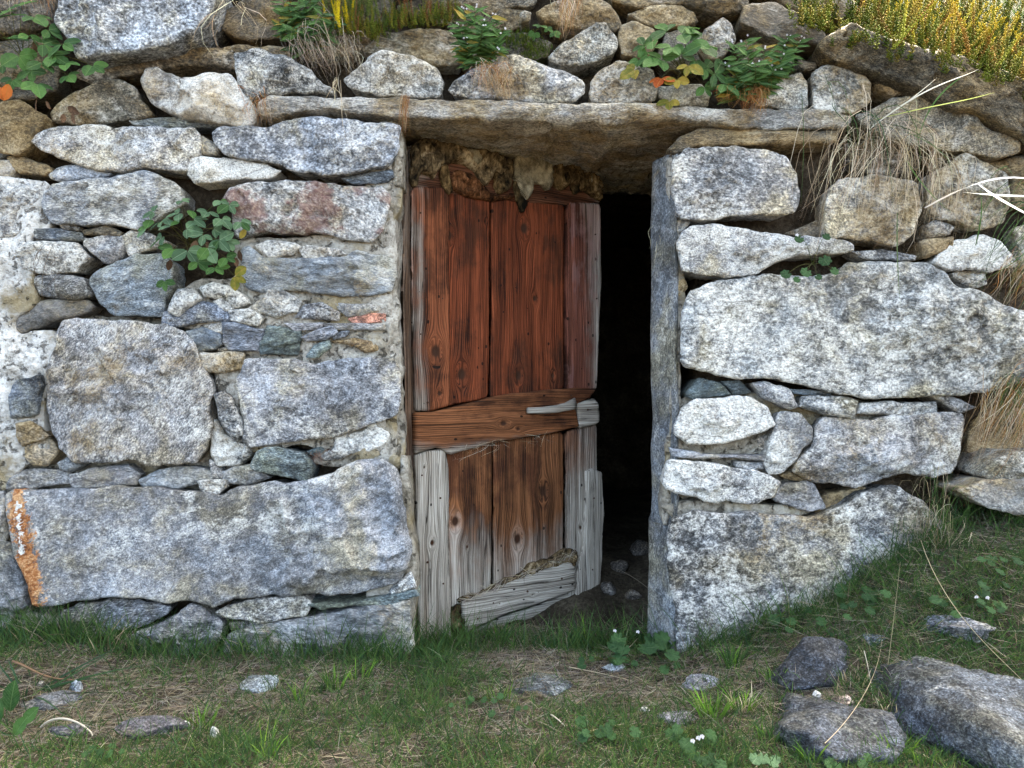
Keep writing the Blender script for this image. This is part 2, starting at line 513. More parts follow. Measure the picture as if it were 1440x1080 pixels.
def mat_jute():
    n = NB('old_jute')
    v = n.coords(3)
    n1 = n.noise(v, 14, 6, .65, .5); n2 = n.noise(n.vmath('MULTIPLY', v, (1.2, 1, .5)), 70, 4, .65, .5)
    c = n.ramp(n.math('ADD', n.math('MULTIPLY', n1, .6), n.math('MULTIPLY', n2, .4)),
               [(.40, (.008, .007, .005)), (.48, (.075, .055, .032)), (.55, (.20, .150, .090)), (.63, (.48, .41, .30))])
    c = n.mix(1.0, c, n.oi.outputs['Color'], 'MULTIPLY')
    return n.done(c, .95, n.bump(n.math('ADD', n2, n.math('MULTIPLY', n1, 2.0)), .008, .9), .1)

def mat_burlap():
    n = NB('burlap_weave')
    tc = n.t.nodes.new('ShaderNodeTexCoord')
    v = tc.outputs['Object']
    sp = n.t.nodes.new('ShaderNodeSeparateXYZ'); n.set(sp.inputs[0], v)
    wv = n.math('MULTIPLY', n.math('SINE', n.math('MULTIPLY', sp.outputs[0], 1400)), n.math('SINE', n.math('MULTIPLY', sp.outputs[2], 1400)))
    n1 = n.noise(v, 26, 5, .65)
    f = n.math('ADD', n.math('MULTIPLY', wv, .12), n1)
    c = n.ramp(f, [(.34, (.05, .042, .026)), (.5, (.22, .185, .12)), (.66, (.42, .37, .26))])
    return n.done(c, .95, n.bump(f, .004, .8), .1)

def mat_leaf(name, dark, light, vein, trans=.35, rough=.5):
    n = NB(name)
    tc = n.t.nodes.new('ShaderNodeTexCoord'); oi = n.t.nodes.new('ShaderNodeObjectInfo')
    v = tc.outputs['Object']
    sp = n.t.nodes.new('ShaderNodeSeparateXYZ'); n.set(sp.inputs[0], v)
    ax = n.math('ABSOLUTE', sp.outputs[0])
    n1 = n.noise(n.vmath('ADD', v, n.math('MULTIPLY', oi.outputs['Random'], 30)), 3.5, 5, .65)
    c = n.mix(n.step(n.math('ADD', n1, n.math('MULTIPLY', n.math('SUBTRACT', oi.outputs['Random'], .5), .55)), .28, .74), dark, light)
    # side veins run out from the midrib
    sv = n.math('SINE', n.math('MULTIPLY', n.math('SUBTRACT', sp.outputs[1], n.math('MULTIPLY', ax, .9)), 62))
    vm = n.math('MAXIMUM', n.step(ax, .028, .008), n.math('MULTIPLY', n.step(sv, .8, 1.0), .45))
    c = n.mix(n.math('MULTIPLY', vm, .7), c, vein)
    n.set(n.b.inputs['Base Color'], c); n.set(n.b.inputs['Roughness'], rough); n.set(n.b.inputs['Specular IOR Level'], .3)
    nb = n.bump(n.math('ADD', n.math('MULTIPLY', n1, .6), n.math('MULTIPLY', vm, -.8)), .06, .5)
    n.set(n.b.inputs['Normal'], nb)
    tr = n.t.nodes.new('ShaderNodeBsdfTranslucent'); n.set(tr.inputs['Color'], n.mix(.5, c, light))
    mx = n.t.nodes.new('ShaderNodeMixShader'); mx.inputs[0].default_value = trans
    n.t.links.new(n.b.outputs[0], mx.inputs[1]); n.t.links.new(tr.outputs[0], mx.inputs[2])
    n.t.links.new(mx.outputs[0], n.out.inputs['Surface'])
    return n.m

def mat_blade(name='grass_blade', trans=.35):
    n = NB(name)
    c = n.attr('col', 'GEOMETRY', 'Color')
    n.set(n.b.inputs['Base Color'], c); n.set(n.b.inputs['Roughness'], .65); n.set(n.b.inputs['Specular IOR Level'], .12)
    tr = n.t.nodes.new('ShaderNodeBsdfTranslucent'); n.set(tr.inputs['Color'], c)
    mx = n.t.nodes.new('ShaderNodeMixShader'); mx.inputs[0].default_value = trans
    n.t.links.new(n.b.outputs[0], mx.inputs[1]); n.t.links.new(tr.outputs[0], mx.inputs[2])
    n.t.links.new(mx.outputs[0], n.out.inputs['Surface'])
    return n.m

M_STONE = mat_stone()
M_MORTAR = mat_mortar()
M_CORE = mat_earth('joint_earth', (.008, .006, .004), (.045, .034, .022), (.13, .10, .07))
M_SOIL = mat_earth('thatch_soil', (.011, .009, .006), (.050, .040, .027), (.14, .12, .085))
M_HILL = mat_earth('hill_turf', (.012, .016, .006), (.025, .032, .010), (.055, .052, .022))
M_WOOD = mat_wood()
M_JUTE = mat_jute()
M_BURLAP = mat_burlap()
M_GREEN = mat_leaf('leaf_green', (.026, .080, .018), (.085, .190, .040), (.18, .28, .10))
M_GREY = mat_leaf('leaf_grey_green', (.060, .125, .060), (.150, .260, .125), (.30, .40, .25))
M_MALLOW = mat_leaf('leaf_mallow', (.022, .065, .020), (.055, .130, .040), (.11, .18, .08))
M_YEL = mat_leaf('leaf_yellowing', (.10, .13, .012), (.42, .32, .05), (.40, .22, .06))
M_RED = mat_leaf('leaf_orange_red', (.40, .06, .010), (.62, .17, .03), (.55, .25, .05))
M_BRN = mat_leaf('leaf_dry_brown', (.07, .035, .018), (.24, .14, .08), (.16, .09, .05), .15, .8)
M_WHITE = mat_leaf('petal_white', (.75, .72, .76), (.85, .83, .86), (.7, .6, .7))
M_FLOWER = mat_leaf('petal_yellow', (.75, .55, .01), (.85, .72, .03), (.8, .6, .02))
M_BLADE = mat_blade()
# ------------------------------------------------------------------ ground and hill
def gz(x, y):
    x = np.asarray(x, float); y = np.asarray(y, float)
    prof = np.interp(x, [-2.5, -1.5, -.9, .42, .62, .9, 1.2, 1.5, 2.4], [.10, .03, -.03, -.035, .02, .13, .32, .37, .48])
    fall = sstep(-.62, -.02, y) ** .8
    z = -.035 + (prof + .035) * fall
    inside_ = sstep(.30, .8, y) * sstep(-.8, -.3, x) * sstep(1.4, .9, x)
    z = z * (1 - inside_ * .8) + inside_ * .10
    z = z - .03 * sstep(.0, .12, y) * sstep(.50, .30, y) * sstep(-.7, -.35, x) * sstep(.60, .45, x)
    z = z - .10 * sstep(-1.2, -4, y)
    p = xyz(x.ravel() * 4, y.ravel() * 4, 0)
    near = np.exp(-(x ** 2 + y ** 2) / 30).ravel()
    n = fbm(p, 4, 3).reshape(x.shape) * .012 + fbm(p * 4, 3, 5).reshape(x.shape) * .006 * near.reshape(x.shape)
    return z + n
def gz1(x, y):
    return float(gz(np.array([x]), np.array([y]))[0])

def sheet(xs, ys, zf):
    X, Y = np.meshgrid(xs, ys)
    Z = zf(X, Y)
    V = np.stack([X.ravel(), Y.ravel(), Z.ravel()], 1)
    nx, ny = len(xs), len(ys)
    i = (np.arange(ny - 1)[:, None] * nx + np.arange(nx - 1)[None]).ravel()
    return V, np.column_stack([i, i + 1, i + nx + 1, i + nx])

far = np.geomspace(2.6, 900, 26)
xs = np.concatenate([-far[::-1], np.arange(-2.4, 2.41, .022), far])
ys = np.concatenate([-far[::-1], np.arange(-2.4, -1.2, .06), np.arange(-1.2, 1.3, .022), np.arange(1.4, 3.2, .2), far[far > 3.3]])
V, Q = sheet(xs, ys, gz)
link('ground', mesh_np('ground', V, None, M_SOIL, quads=Q), kind='structure')

def hz(x, y):
    top = np.interp(x, [-900, -4, -2.2, -.5, .9, 1.25, 1.9, 4, 900], [1.5, 2.1, 2.2, 2.12, 1.98, 1.86, 1.78, 1.7, 1.2])
    t = np.maximum(y - .2, 0)
    z = top + np.where(t < 1, .95 * t, np.minimum(.95 + .42 * (t - 1), 1.37)) + np.where(t < 2, 0, 14 * (1 - np.exp(-(t - 2) / 50)))
    return z + fbm(xyz(x.ravel() * 2.5, y.ravel() * 2.5, 3), 4, 21).reshape(x.shape) * .03
hxs = np.concatenate([-far[::-1], np.arange(-2.5, 2.51, .06), far])
hys = np.concatenate([[.19], np.arange(.2, 2.4, .06), far])
V, Q = sheet(hxs, hys, hz)
V[:len(hxs), 2] = np.where(np.abs(V[:len(hxs), 0]) < 2.3, V[:len(hxs), 2] - .25, -.2)   # front bank beyond the wall's ends
link('hillside', mesh_np('hillside', V, None, M_HILL, quads=Q), kind='structure')

# ------------------------------------------------------------------ the dry stone wall
wall = link('stone_wall', None, label='rough dry stone cellar wall of grey gneiss blocks round a low doorway', cat='wall')

KL = {  # tint, lichen, ochre, layering
    'b': ((.98, 1.0, 1.03), .42, 0.14, .25),
    'g': ((1.02, 1.0, .97), .50, 0.28, .25),
    'w': ((1.02, 1.0, .97), .98, .34, .2),
    'c': ((1.0, .94, .82), .70, 0.52, .2),
    'o': ((1.0, .84, .60), .40, 0.76, .3),
    'd': ((.52, .58, .64), .22, .08, 1.0),
    't': ((.55, .68, .70), .20, .04, .8),
    'k': ((.62, .52, .38), .22, .58, .5),
    'm': ((1.2, 1.18, 1.12), 1.15, .10, .0),
    'y': ((1.2, 1.0, .70), .85, .62, .0),
}
COUNT = [0]
def stone(kind, coords, y=0.0, depth=.2, bulge=None, edge=None, tilt=0.0, rug=1.0, lay=None, sp=None, name='stone',
          red=0.0, moss=0.0, dip=None, lich=None, och=None, attrs_fn=None, shrink=.88, rough=None, cut=.10, faces=5, label=None, tint=None, back_lift=0.0):
    COUNT[0] += 1
    seed = COUNT[0] * 7
    poly = [(P(a, b, y)[0], P(a, b, y)[2]) for a, b in (parse(coords) if isinstance(coords, str) else coords)]
    pa = np.array(poly)
    if min(pa.max(0) - pa.min(0)) < .13:
        pa = pa.mean(0) + (pa - pa.mean(0)) * 1.06; poly = [tuple(q) for q in pa]
    size = (pa.max(0) - pa.min(0))
    small = min(size)
    tn, li, oc, la = KL[kind]
    if lay is None: lay = la
    if sp is None: sp = .0052 if small < .12 else .0062
    if bulge is None: bulge = min(.009, small * .06)
    if edge is None: edge = min(.013, small * .17)
    V, T, Q, dist = piece(poly, sp, stone_h(seed, edge, bulge, tilt, rug * min(1, .45 + small * 3), lay, faces), depth,
                          cut=cut if small > .1 else .05, rough=min(.006, small * .06) if rough is None else rough, seed=seed,
                          sides=(min(.012, depth * .2), depth * .4) if depth < .6 else tuple(np.arange(.015, depth - .02, .045)), shrink=shrink, sidejit=.004 if depth < .6 else .016)
    cx, cz = (pa.max(0) + pa.min(0)) / 2
    W = np.column_stack([V[:, 0] - cx, -V[:, 2], V[:, 1] - cz])
    if back_lift:
        W[:, 2] += np.maximum(W[:, 1], 0) * back_lift
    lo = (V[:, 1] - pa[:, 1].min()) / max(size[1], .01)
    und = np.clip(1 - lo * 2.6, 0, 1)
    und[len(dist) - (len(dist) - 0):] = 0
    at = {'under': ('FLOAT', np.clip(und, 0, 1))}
    if attrs_fn:
        for k, a in attrs_fn(V[:, 0], V[:, 1]).items(): at[k] = ('FLOAT', a)
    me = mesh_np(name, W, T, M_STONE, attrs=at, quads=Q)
    o = link(name, me, wall, (cx, y, cz), label=label)
    r = random.Random(seed)
    j = r.uniform(.88, 1.10)
    tn = tint or tn
    o.color = (tn[0] * j * r.uniform(.97, 1.03), tn[1] * j, tn[2] * j * r.uniform(.97, 1.03), 1)
    o['lich'] = (li if lich is None else lich) + r.uniform(-.08, .08)
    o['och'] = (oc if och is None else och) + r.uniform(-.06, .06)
    o['lay'] = float(lay)
    o['dip'] = r.uniform(-.25, .25) if dip is None else dip
    o['red'] = float(red); o['moss'] = float(moss)
    o['gsize'] = r.choice((.75, .85, .95, 1.05, 1.2)); o['gcon'] = r.uniform(.25, .95); o['soft'] = r.choice((0, 0, .1, .25, .4))
    return o

# left of the door, from the top course down
stone('b', '83,-30 75,26 86,50 105,80 128,79 178,72 236,61 267,47 294,22 312,-30', y=-.06, depth=.35, bulge=.02, edge=.02, lich=.25)
stone('k', '108,104 139,88 194,75 278,67 355,65 400,66 400,80 360,95 320,96 250,94 194,103 139,112', y=.03)
stone('k', '315,15 345,-2 345,-24 410,-24 408,30 400,52 360,55 325,50 308,42', y=.05)
stone('o', '67,156 92,133 125,120 140,111 172,109 189,122 196,139 214,160 168,170 111,175 72,169', y=.01, lich=.5, och=.5)
stone('c', '196,111 205,96 219,95 242,106 255,110 290,100 320,102 330,118 350,138 364,156 355,172 338,178 290,170 244,162 212,146 200,125', y=-.02)
stone('o', '-30,145 0,142 25,139 45,148 68,164 58,180 36,211 22,217 -30,208', y=-.02, och=.95, lich=.25)
stone('d', '183,168 250,165 292,170 335,178 250,180 190,175', y=.02)
stone('g', '40,198 45,186 67,178 117,174 156,175 211,180 272,178 281,189 281,214 267,222 264,242 244,239 194,236 156,239 122,233 92,225 56,211', y=-.02, depth=.28, lich=.55, och=.3)
stone('b', '297,186 306,178 340,178 380,180 400,171 420,166 455,164 500,168 540,172 562,178 560,195 556,215 545,230 520,238 480,245 450,246 420,240 390,230 350,224 315,216 305,205', y=-.03, depth=.28, lich=.48, och=.15)
stone('c', '275,193 286,190 308,208 306,219 286,217 276,204')
stone('m', '267,222 283,219 333,225 372,230 392,239 381,250 333,250 278,256 266,245', y=-.01)
stone('o', '8,219 31,221 69,233 72,242 61,246 28,245 16,236', y=.01, och=.8, lich=.1)
stone('b', '-25,203 8,208 10,218 0,222 -25,222', y=0)
stone('g', '-25,225 12,224 20,238 15,247 -25,250')
stone('b', '69,245 82,236 100,232 133,236 155,244 139,252 83,255 72,251', y=.01)
stone('w', '-30,252 10,252 62,260 55,295 72,308 60,318 30,328 0,335 -30,335', y=.0, lich=.95)
stone('b', '58,272 70,258 117,254 155,250 180,242 200,239 225,245 245,255 258,270 260,285 245,296 225,304 205,318 190,322 175,319 155,312 117,319 92,316 72,312 60,300 55,285', y=-.025, depth=.28, lay=.7, lich=.5)
stone('d', '48,322 83,322 113,326 117,338 80,338 52,335', lay=1.2)
stone('g', '84,315 100,314 113,320 110,324 88,322', sp=.005)
stone('k', '117,324 147,316 172,327 168,332 120,330', y=.0, sp=.005)
stone('w', '25,353 33,342 56,340 106,340 125,361 110,372 103,383 52,384 31,376', y=-.01, och=.35)
stone('g', '117,335 150,330 172,331 178,352 160,370 145,368 130,358 118,345')
stone('g', '175,350 174,333 189,325 212,330 235,340 210,352 182,360', y=.0)
stone('b', '125,393 139,380 167,365 194,356 230,354 240,370 242,404 232,420 229,445 194,447 156,444 139,427 130,410', y=-.02, lay=.9, lich=.25, tint=(.68, .76, .82))
stone('d', '50,390 80,384 117,393 128,415 105,421 56,416 48,402', y=.0, lay=.6, tint=(.66, .64, .62))
stone('d', '60,421 120,421 134,432 110,445 83,452 55,460 28,466 18,450 30,438', y=.01, och=.35, lay=.6, tint=(.62, .58, .52))
stone('b', '10,558 25,536 52,528 56,545 50,564 51,583 14,590', y=-.022, lich=.2, tint=(.66, .76, .9))
stone('g', '78,470 88,452 105,446 167,449 228,455 261,466 275,490 282,515 295,535 298,555 293,580 300,600 290,635 275,655 255,655 228,650 215,655 180,648 160,650 117,655 95,643 82,630 72,600 65,570 66,530 72,500',
      y=-.03, depth=.3, lich=.52, och=.40, dip=.9, lay=.5, rug=1.3, tint=(1.0, .97, .93))
stone('o', '20,595 42,590 72,613 60,620 30,628 22,612', y=-.02, lich=.5)
stone('o', '36,626 72,617 81,636 67,655 45,656 35,642', lich=.4, och=.5)
stone('d', '10,688 17,668 50,658 92,662 98,680 55,687 25,690', y=.01, lay=.4, tint=(.74, .72, .72))
stone('b', '80,650 95,643 114,655 97,664 83,661')
stone('g', '97,667 133,656 178,652 195,668 190,681 139,684 103,685', y=.005, lay=.7, tint=(.8, .8, .8))
stone('g', '196,676 222,661 250,654 280,656 300,664 297,678 250,685 205,684', y=.005, lay=.5)
stone('g', '278,676 314,675 317,686 303,697 283,690', y=-.02)
stone('w', '296,592 306,592 317,608 333,620 350,626 353,640 339,653 306,656 298,645', och=.35)
stone('g', '300,556 314,550 325,558 342,606 333,620 319,608 304,580', y=-.02)
stone('g', '295,647 303,655 314,668 310,674 298,668', sp=.005)
stone('b', '308,664 330,657 358,654 382,672 347,683 318,682', y=.005)
stone('t', '353,656 362,636 376,632 426,639 439,656 434,680 387,669 358,660', y=-.035, edge=.012, lich=.3, rug=.5)
stone('w', '450,642 473,628 471,614 509,608 520,595 545,611 542,625 512,636 475,644 456,646', y=-.005)
stone('t', '432,635 450,628 464,628 452,638 440,641', y=.01, sp=.005)
stone('b', '332,533 342,505 375,503 442,508 498,505 530,501 555,505 563,530 563,560 555,585 525,595 498,608 470,614 414,622 353,629 340,620 340,592 335,560',
      y=-.03, depth=.3, lich=.6, och=.2)
def rust(x, z):
    px = 720 + x * FPX / 2.3; py = 540 - (z - .77) * FPX / 2.3
    c = np.interp(py, [690, 720, 760, 800, 860], [34, 36, 44, 50, 55])
    wd = np.interp(py, [690, 715, 760, 800, 858, 875], [6, 13, 15, 19, 18, 8])
    k = np.clip(1.1 - np.abs(px - c) / wd * .7, 0, 1)
    s = np.clip(1.0 - np.abs(px - np.interp(py, [700, 770], [34, 41])) / 8.0, 0, 1) * .62 * (py < 775) * (py > 700)
    return {'stain': k, 'streak': s}
stone('b', '5,695 20,688 95,690 140,687 230,686 290,690 310,697 325,688 380,680 430,676 445,670 500,650 545,645 562,660 568,700 575,740 580,780 578,800 560,820 500,835 440,838 380,838 330,845 300,857 280,850 255,845 230,850 190,840 150,840 115,845 75,855 55,856 42,850 38,820 15,780 8,740',
      y=-.035, depth=.32, lich=.40, och=.06, attrs_fn=rust, sp=.0068, lay=.3, dip=.5, label='huge grey block with an orange rust run at its left end')
stone('g', '-30,770 10,760 35,810 38,835 40,852 25,862 10,885 -30,895', y=-.01, depth=.25, lich=.3, tint=(.8, .8, .84))
stone('g', '-30,690 4,690 8,740 12,758 0,765 -30,768', y=.0, lich=.3)
stone('g', '5,890 17,872 40,861 70,866 74,876 36,888 10,895', y=.02)
stone('b', '78,872 90,862 111,852 156,845 211,849 236,855 230,865 194,880 156,892 110,895 80,894', y=.0, lay=.9)
stone('b', '160,915 194,886 236,869 267,850 289,855 313,875 311,900 278,925 239,940 180,940', y=-.015, lay=.8, lich=.5)
stone('b', '305,862 328,852 369,841 422,840 433,850 428,866 397,872 369,877 350,872 317,870', y=-.02)
stone('t', '432,848 494,847 547,838 580,830 586,838 550,849 500,852 453,858 436,853', y=-.02, sp=.005)
stone('g', '547,832 578,802 584,826 552,836', y=-.005)
stone('g', '310,935 322,888 367,877 433,866 494,854 550,849 578,845 582,915 540,935 467,940 411,940 355,945', y=-.015, lay=.9, lich=.52, och=.3, depth=.3)
stone('g', '322,876 345,873 368,878 340,886 325,886', y=.01, sp=.005, och=.4)
stone('g', '60,905 120,898 165,905 160,935 70,940', y=.03)
stone('g', '-30,900 30,898 45,925 30,950 -30,950', y=-.02)
# pillar beside the door
stone('w', '322,262 345,256 400,253 470,257 535,260 548,275 545,300 540,325 525,342 490,340 470,332 440,327 400,330 370,325 335,338 328,330 325,300 312,280', y=-.02, red=.9, lich=.62, och=.25, depth=.3, dip=-.5)
stone('d', '480,250 520,242 550,240 553,250 545,257 500,258', y=.0)
stone('g', '340,350 350,345 360,356 375,362 420,362 440,365 485,360 500,350 530,355 552,365 556,385 552,410 535,415 500,420 470,416 440,412 405,410 370,412 345,405 335,380', y=-.01, depth=.3, lay=1.0, lich=.42, tint=(.78, .84, .88))
stone('w', '357,345 376,339 415,341 423,347 410,359 378,362', y=-.01)
stone('w', '420,350 430,343 478,349 487,357 456,364 428,364', y=-.01)
stone('m', '237,438 250,407 268,407 285,420 266,432 250,445', y=-.03)
stone('b', '228,455 231,436 250,443 266,432 282,424 320,437 323,450 303,452 243,459', y=-.01, tint=(.66, .74, .86))
stone('m', '283,405 300,398 322,404 345,418 351,427 330,432 312,420 288,418', y=-.015)
stone('m', '300,424 316,416 332,432 318,438', y=-.01, sp=.005)
stone('w', '322,437 350,433 370,445 362,460 326,452', y=-.015)
stone('w', '350,433 370,421 376,407 400,408 423,424 417,440 387,446 360,440', y=-.01)
stone('g', '414,447 428,428 452,424 478,438 475,450', y=-.005)
stone('o', '490,448 520,441 540,441 541,452 498,455', y=-.005, tint=(1.5, .72, .5), och=.3, lich=.15)
stone('g', '470,427 525,427 533,438 488,446', y=.0)
stone('g', '400,454 456,454 450,463 414,466', y=-.01, lay=1.0, sp=.005)
stone('g', '456,455 540,455 540,465 460,463', y=-.005, lay=1.0, sp=.005)
stone('b', '262,466 284,460 310,470 312,485 300,492 266,493', y=-.01, tint=(.6, .66, .74))
stone('m', '284,458 313,453 313,470 300,466', y=-.005, sp=.005)
stone('d', '314,454 345,456 370,465 364,492 323,492 314,482', y=-.012, tint=(.62, .66, .72))
stone('t', '376,458 398,460 423,464 423,482 417,500 367,496 370,474', y=-.01, lay=.6)
stone('b', '423,474 442,465 465,460 473,467 456,479 431,481', y=-.02, lay=1)
stone('b', '467,474 478,466 492,465 486,474 470,477', y=-.01, sp=.005)
stone('t', '430,502 442,485 462,478 464,488 448,503', y=-.012)
stone('o', '464,480 500,475 528,482 531,492 512,495 487,484', y=-.005, tint=(1.1, .8, .62), lich=.7)
stone('y', '278,513 281,496 300,495 342,496 339,518 306,525 281,521', y=-.01)
stone('g', '306,489 325,488 318,496 306,495', sp=.005)
# courses above the lintel
stone('w', '328,75 345,72 365,67 402,78 428,90 450,110 472,124 470,132 425,132 390,133 345,136 335,120 330,95', y=-.02, lich=.66, och=.3)
stone('o', '345,150 358,132 372,140 372,165 350,172 338,165', y=.02, lich=.4)
stone('c', '482,112 495,100 535,73 557,76 596,82 618,95 625,116 618,136 579,136 551,138 518,128 490,122', y=-.02, och=.3)
stone('w', '629,126 636,112 660,100 690,85 705,80 727,78 758,90 797,100 824,117 824,130 810,140 772,146 750,145 700,141 660,140 635,135', y=-.02, lich=.6, och=.35)
stone('c', '769,82 791,58 827,40 838,30 852,30 858,42 868,56 866,70 844,82 819,92 791,90', y=.01)
stone('o', '755,17 772,7 797,0 835,-4 855,4 868,22 872,36 862,42 845,32 825,40 808,42 765,32', y=.04)
stone('c', '730,20 738,14 748,18 746,30 733,30', y=.03, sp=.005)
stone('o', '885,20 910,10 958,8 975,18 982,30 958,36 930,38 902,30', y=.04)
stone('o', '871,52 874,36 891,30 919,39 926,55 905,82 873,78', y=.03, lich=.5)
stone('c', '826,133 830,114 847,95 869,82 891,86 920,95 926,122 922,145 874,148 830,146', y=-.02)
stone('c', '984,55 988,42 1016,25 1030,36 1036,58 1019,80 997,83 986,67', y=.0)
stone('c', '928,135 930,122 985,118 1000,130 993,148 945,147', y=-.01)
stone('c', '1068,130 1090,115 1125,103 1136,117 1134,152 1107,153 1085,150 1066,150', y=-.015)
stone('c', '1139,103 1159,90 1195,94 1218,105 1226,119 1223,144 1204,160 1157,162 1142,155', y=-.025)
stone('o', '1220,103 1251,108 1268,130 1254,136 1232,122', y=.01)
stone('k', '1122,84 1148,88 1150,100 1130,100', y=.02)
stone('k', '512,70 535,46 579,42 634,42 650,72 645,86 618,90 579,80 535,75', y=.05, lich=.6, tint=(.7, .62, .42))
stone('k', '860,-24 1050,-24 1045,12 1010,20 960,5 900,8 865,0', y=.03)
stone('k', '700,50 740,45 775,60 770,80 735,82 700,75', y=.06, moss=1)
stone('k', '620,20 690,10 735,14 730,40 690,50 640,44', y=.10)
stone('k', '410,40 500,36 520,60 480,80 430,82', y=.07)
stone('k', '560,10 620,-10 700,-20 750,-20 750,4 700,14 620,30', y=.09)
stone('k', '400,-24 555,-24 550,30 480,38 410,30', y=.12)
stone('k', '640,70 690,60 720,80 700,96 650,95', y=.08)
stone('k', '1035,60 1075,50 1110,66 1115,90 1080,100 1045,95', y=.06)
stone('k', '935,45 975,40 990,60 985,95 940,100 925,80', y=.05)
stone('k', '1045,-24 1170,-24 1200,0 1190,26 1130,16 1090,-4', y=.05)
stone('k', '1040,30 1045,5 1090,0 1130,20 1165,45 1160,62 1110,60 1070,45', y=-.01, lay=.8)
stone('k', '-30,60 60,50 85,85 80,128 45,138 -30,138', y=.05, tint=(.45, .40, .32))
stone('k', '-30,-24 70,-24 66,40 -30,52', y=.04, tint=(.5, .46, .4))
# the roof slab that slants down at the upper right
stone('o', '1150,62 1162,50 1178,40 1195,32 1234,50 1290,67 1360,80 1401,92 1440,110 1500,130 1560,150 1560,250 1500,222 1440,189 1415,178 1373,156 1332,150 1306,133 1270,117 1234,103 1206,94 1165,80',
      y=-.06, depth=.4, tilt=.05, lich=.0, och=.30, lay=.8, tint=(.34, .28, .19), dip=-.4, name='roof_slab', edge=.02, label='long brown roof slab slanting down under the stonecrop')
stone('o', '1204,161 1229,155 1257,139 1290,128 1312,144 1345,151 1373,164 1398,180 1437,200 1434,211 1401,222 1360,214 1304,208 1262,200 1220,180', y=-.02, tint=(.85, .76, .6), och=.5, depth=.3)
stone('k', '1296,222 1318,211 1337,222 1318,234', y=.02)
stone('k', '1190,200 1225,196 1262,206 1296,216 1292,240 1240,243 1200,235', y=.04)
stone('k', '1380,228 1440,216 1500,235 1500,290 1425,292 1422,250', y=.04)
stone('k', '1262,88 1300,96 1330,112 1320,124 1290,112', y=.04)
# lintel: one long slab, its underside is the ceiling of the doorway
stone('g', '379,158 382,142 400,135 460,136 535,139 640,141 720,144 760,148 850,145 920,148 1000,152 1080,153 1140,153 1172,165 1165,178 1100,178 1020,180 980,172 920,172 850,173 780,172 700,168 640,168 590,165 560,162 520,158 480,152 440,155 400,165',
      y=-.035, depth=.92, shrink=.985, edge=.012, bulge=.008, lay=1.0, lich=.62, och=.54, rug=.6, name='lintel', faces=2, back_lift=.012, dip=0.0,
      label='long thin lintel slab over the doorway', tint=(1.3, 1.2, 1.05))
stone('k', '945,208 960,192 985,181 1050,182 1120,183 1172,186 1170,200 1120,203 1050,203 985,204 955,215', y=-.015, lay=1.0, depth=.5)
# right of the door
stone('g', '948,225 965,205 1000,206 1040,203 1085,210 1110,222 1122,240 1126,270 1118,298 1090,302 1040,305 1000,308 960,308 948,300 945,260', y=-.03, depth=.3, lich=.48, och=.15, bulge=.012)
stone('w', '953,342 960,325 971,316 998,314 1040,320 1065,324 1110,330 1170,335 1200,343 1203,354 1165,354 1125,360 1095,370 1070,382 1024,390 990,389 955,380', y=-.03, depth=.28, och=.3)
stone('c', '1165,330 1160,300 1165,262 1185,248 1240,245 1290,255 1296,290 1288,330 1262,348 1225,342 1190,338', y=-.02, lich=.55)
stone('c', '1306,265 1315,240 1340,222 1360,214 1395,230 1418,245 1420,290 1412,312 1380,322 1350,310 1320,308 1306,290', y=-.02)
stone('c', '1305,318 1316,309 1346,318 1335,330 1308,333')
stone('o', '1297,339 1339,333 1338,348 1300,362', lich=.5)
stone('w', '1315,368 1342,339 1380,331 1413,342 1432,374 1395,380 1345,380', y=-.01)
stone('w', '1338,384 1387,376 1388,400 1362,405', y=.01)
stone('c', '1425,320 1470,310 1510,330 1510,400 1450,405 1436,372', y=.02)
stone('g', '1198,353 1240,351 1287,360 1284,366 1215,364', sp=.005)
stone('k', '1105,328 1150,310 1165,336 1130,336', y=.05)
stone('w', '957,508 957,470 963,425 972,405 1010,392 1065,386 1125,390 1178,383 1195,367 1238,368 1298,367 1330,384 1350,402 1395,418 1440,435 1500,455 1520,500 1470,530 1440,537 1388,552 1350,555 1294,560 1211,562 1163,549 1110,537 1075,532 1010,530 965,518',
      y=-.045, depth=.35, lich=.72, och=.20, bulge=.014, edge=.018, sp=.0068, label='largest white boulder right of the doorway')
stone('t', '966,553 982,532 1012,538 1030,556 975,560', y=-.01)
stone('t', '1014,536 1040,534 1057,552 1032,556', y=.005, sp=.005, tint=(.45, .52, .52))
stone('w', '1059,540 1076,537 1110,549 1123,571 1110,577 1076,562', y=-.02, och=.35)
stone('d', '1110,547 1165,550 1170,556 1120,554', y=-.005, sp=.005)
stone('w', '1125,573 1128,556 1188,558 1205,564 1200,590 1162,584', y=-.03)
stone('w', '1206,582 1212,567 1256,564 1271,568 1256,583', y=-.02)
stone('w', '1257,584 1275,566 1316,565 1318,581 1290,587', y=-.02)
stone('g', '1303,555 1325,553 1373,572 1350,580', y=-.02)
stone('w', '946,600 957,575 972,560 1058,556 1082,572 1094,598 1065,612 1012,624 968,624 950,612', y=-.035, och=.28, depth=.28)
stone('d', '942,628 990,638 1077,640 1078,648 1030,645 950,643', y=-.02, sp=.005, tint=(.9, .9, .92))
stone('g', '1033,648 1072,650 1074,660 1050,663 1033,656', y=-.005, sp=.005)
stone('g', '1066,616 1086,606 1084,630 1068,634', y=.02)
stone('w', '1080,631 1085,600 1095,577 1125,580 1146,602 1145,620 1125,640 1095,668 1082,668 1076,655', y=-.03, lich=.6)
stone('w', '1113,665 1125,645 1145,628 1148,600 1160,588 1220,588 1275,584 1325,580 1358,580 1355,620 1342,665 1315,674 1275,668 1240,674 1218,685 1155,680', y=-.03, depth=.32, och=.42, bulge=.014, lich=.6)
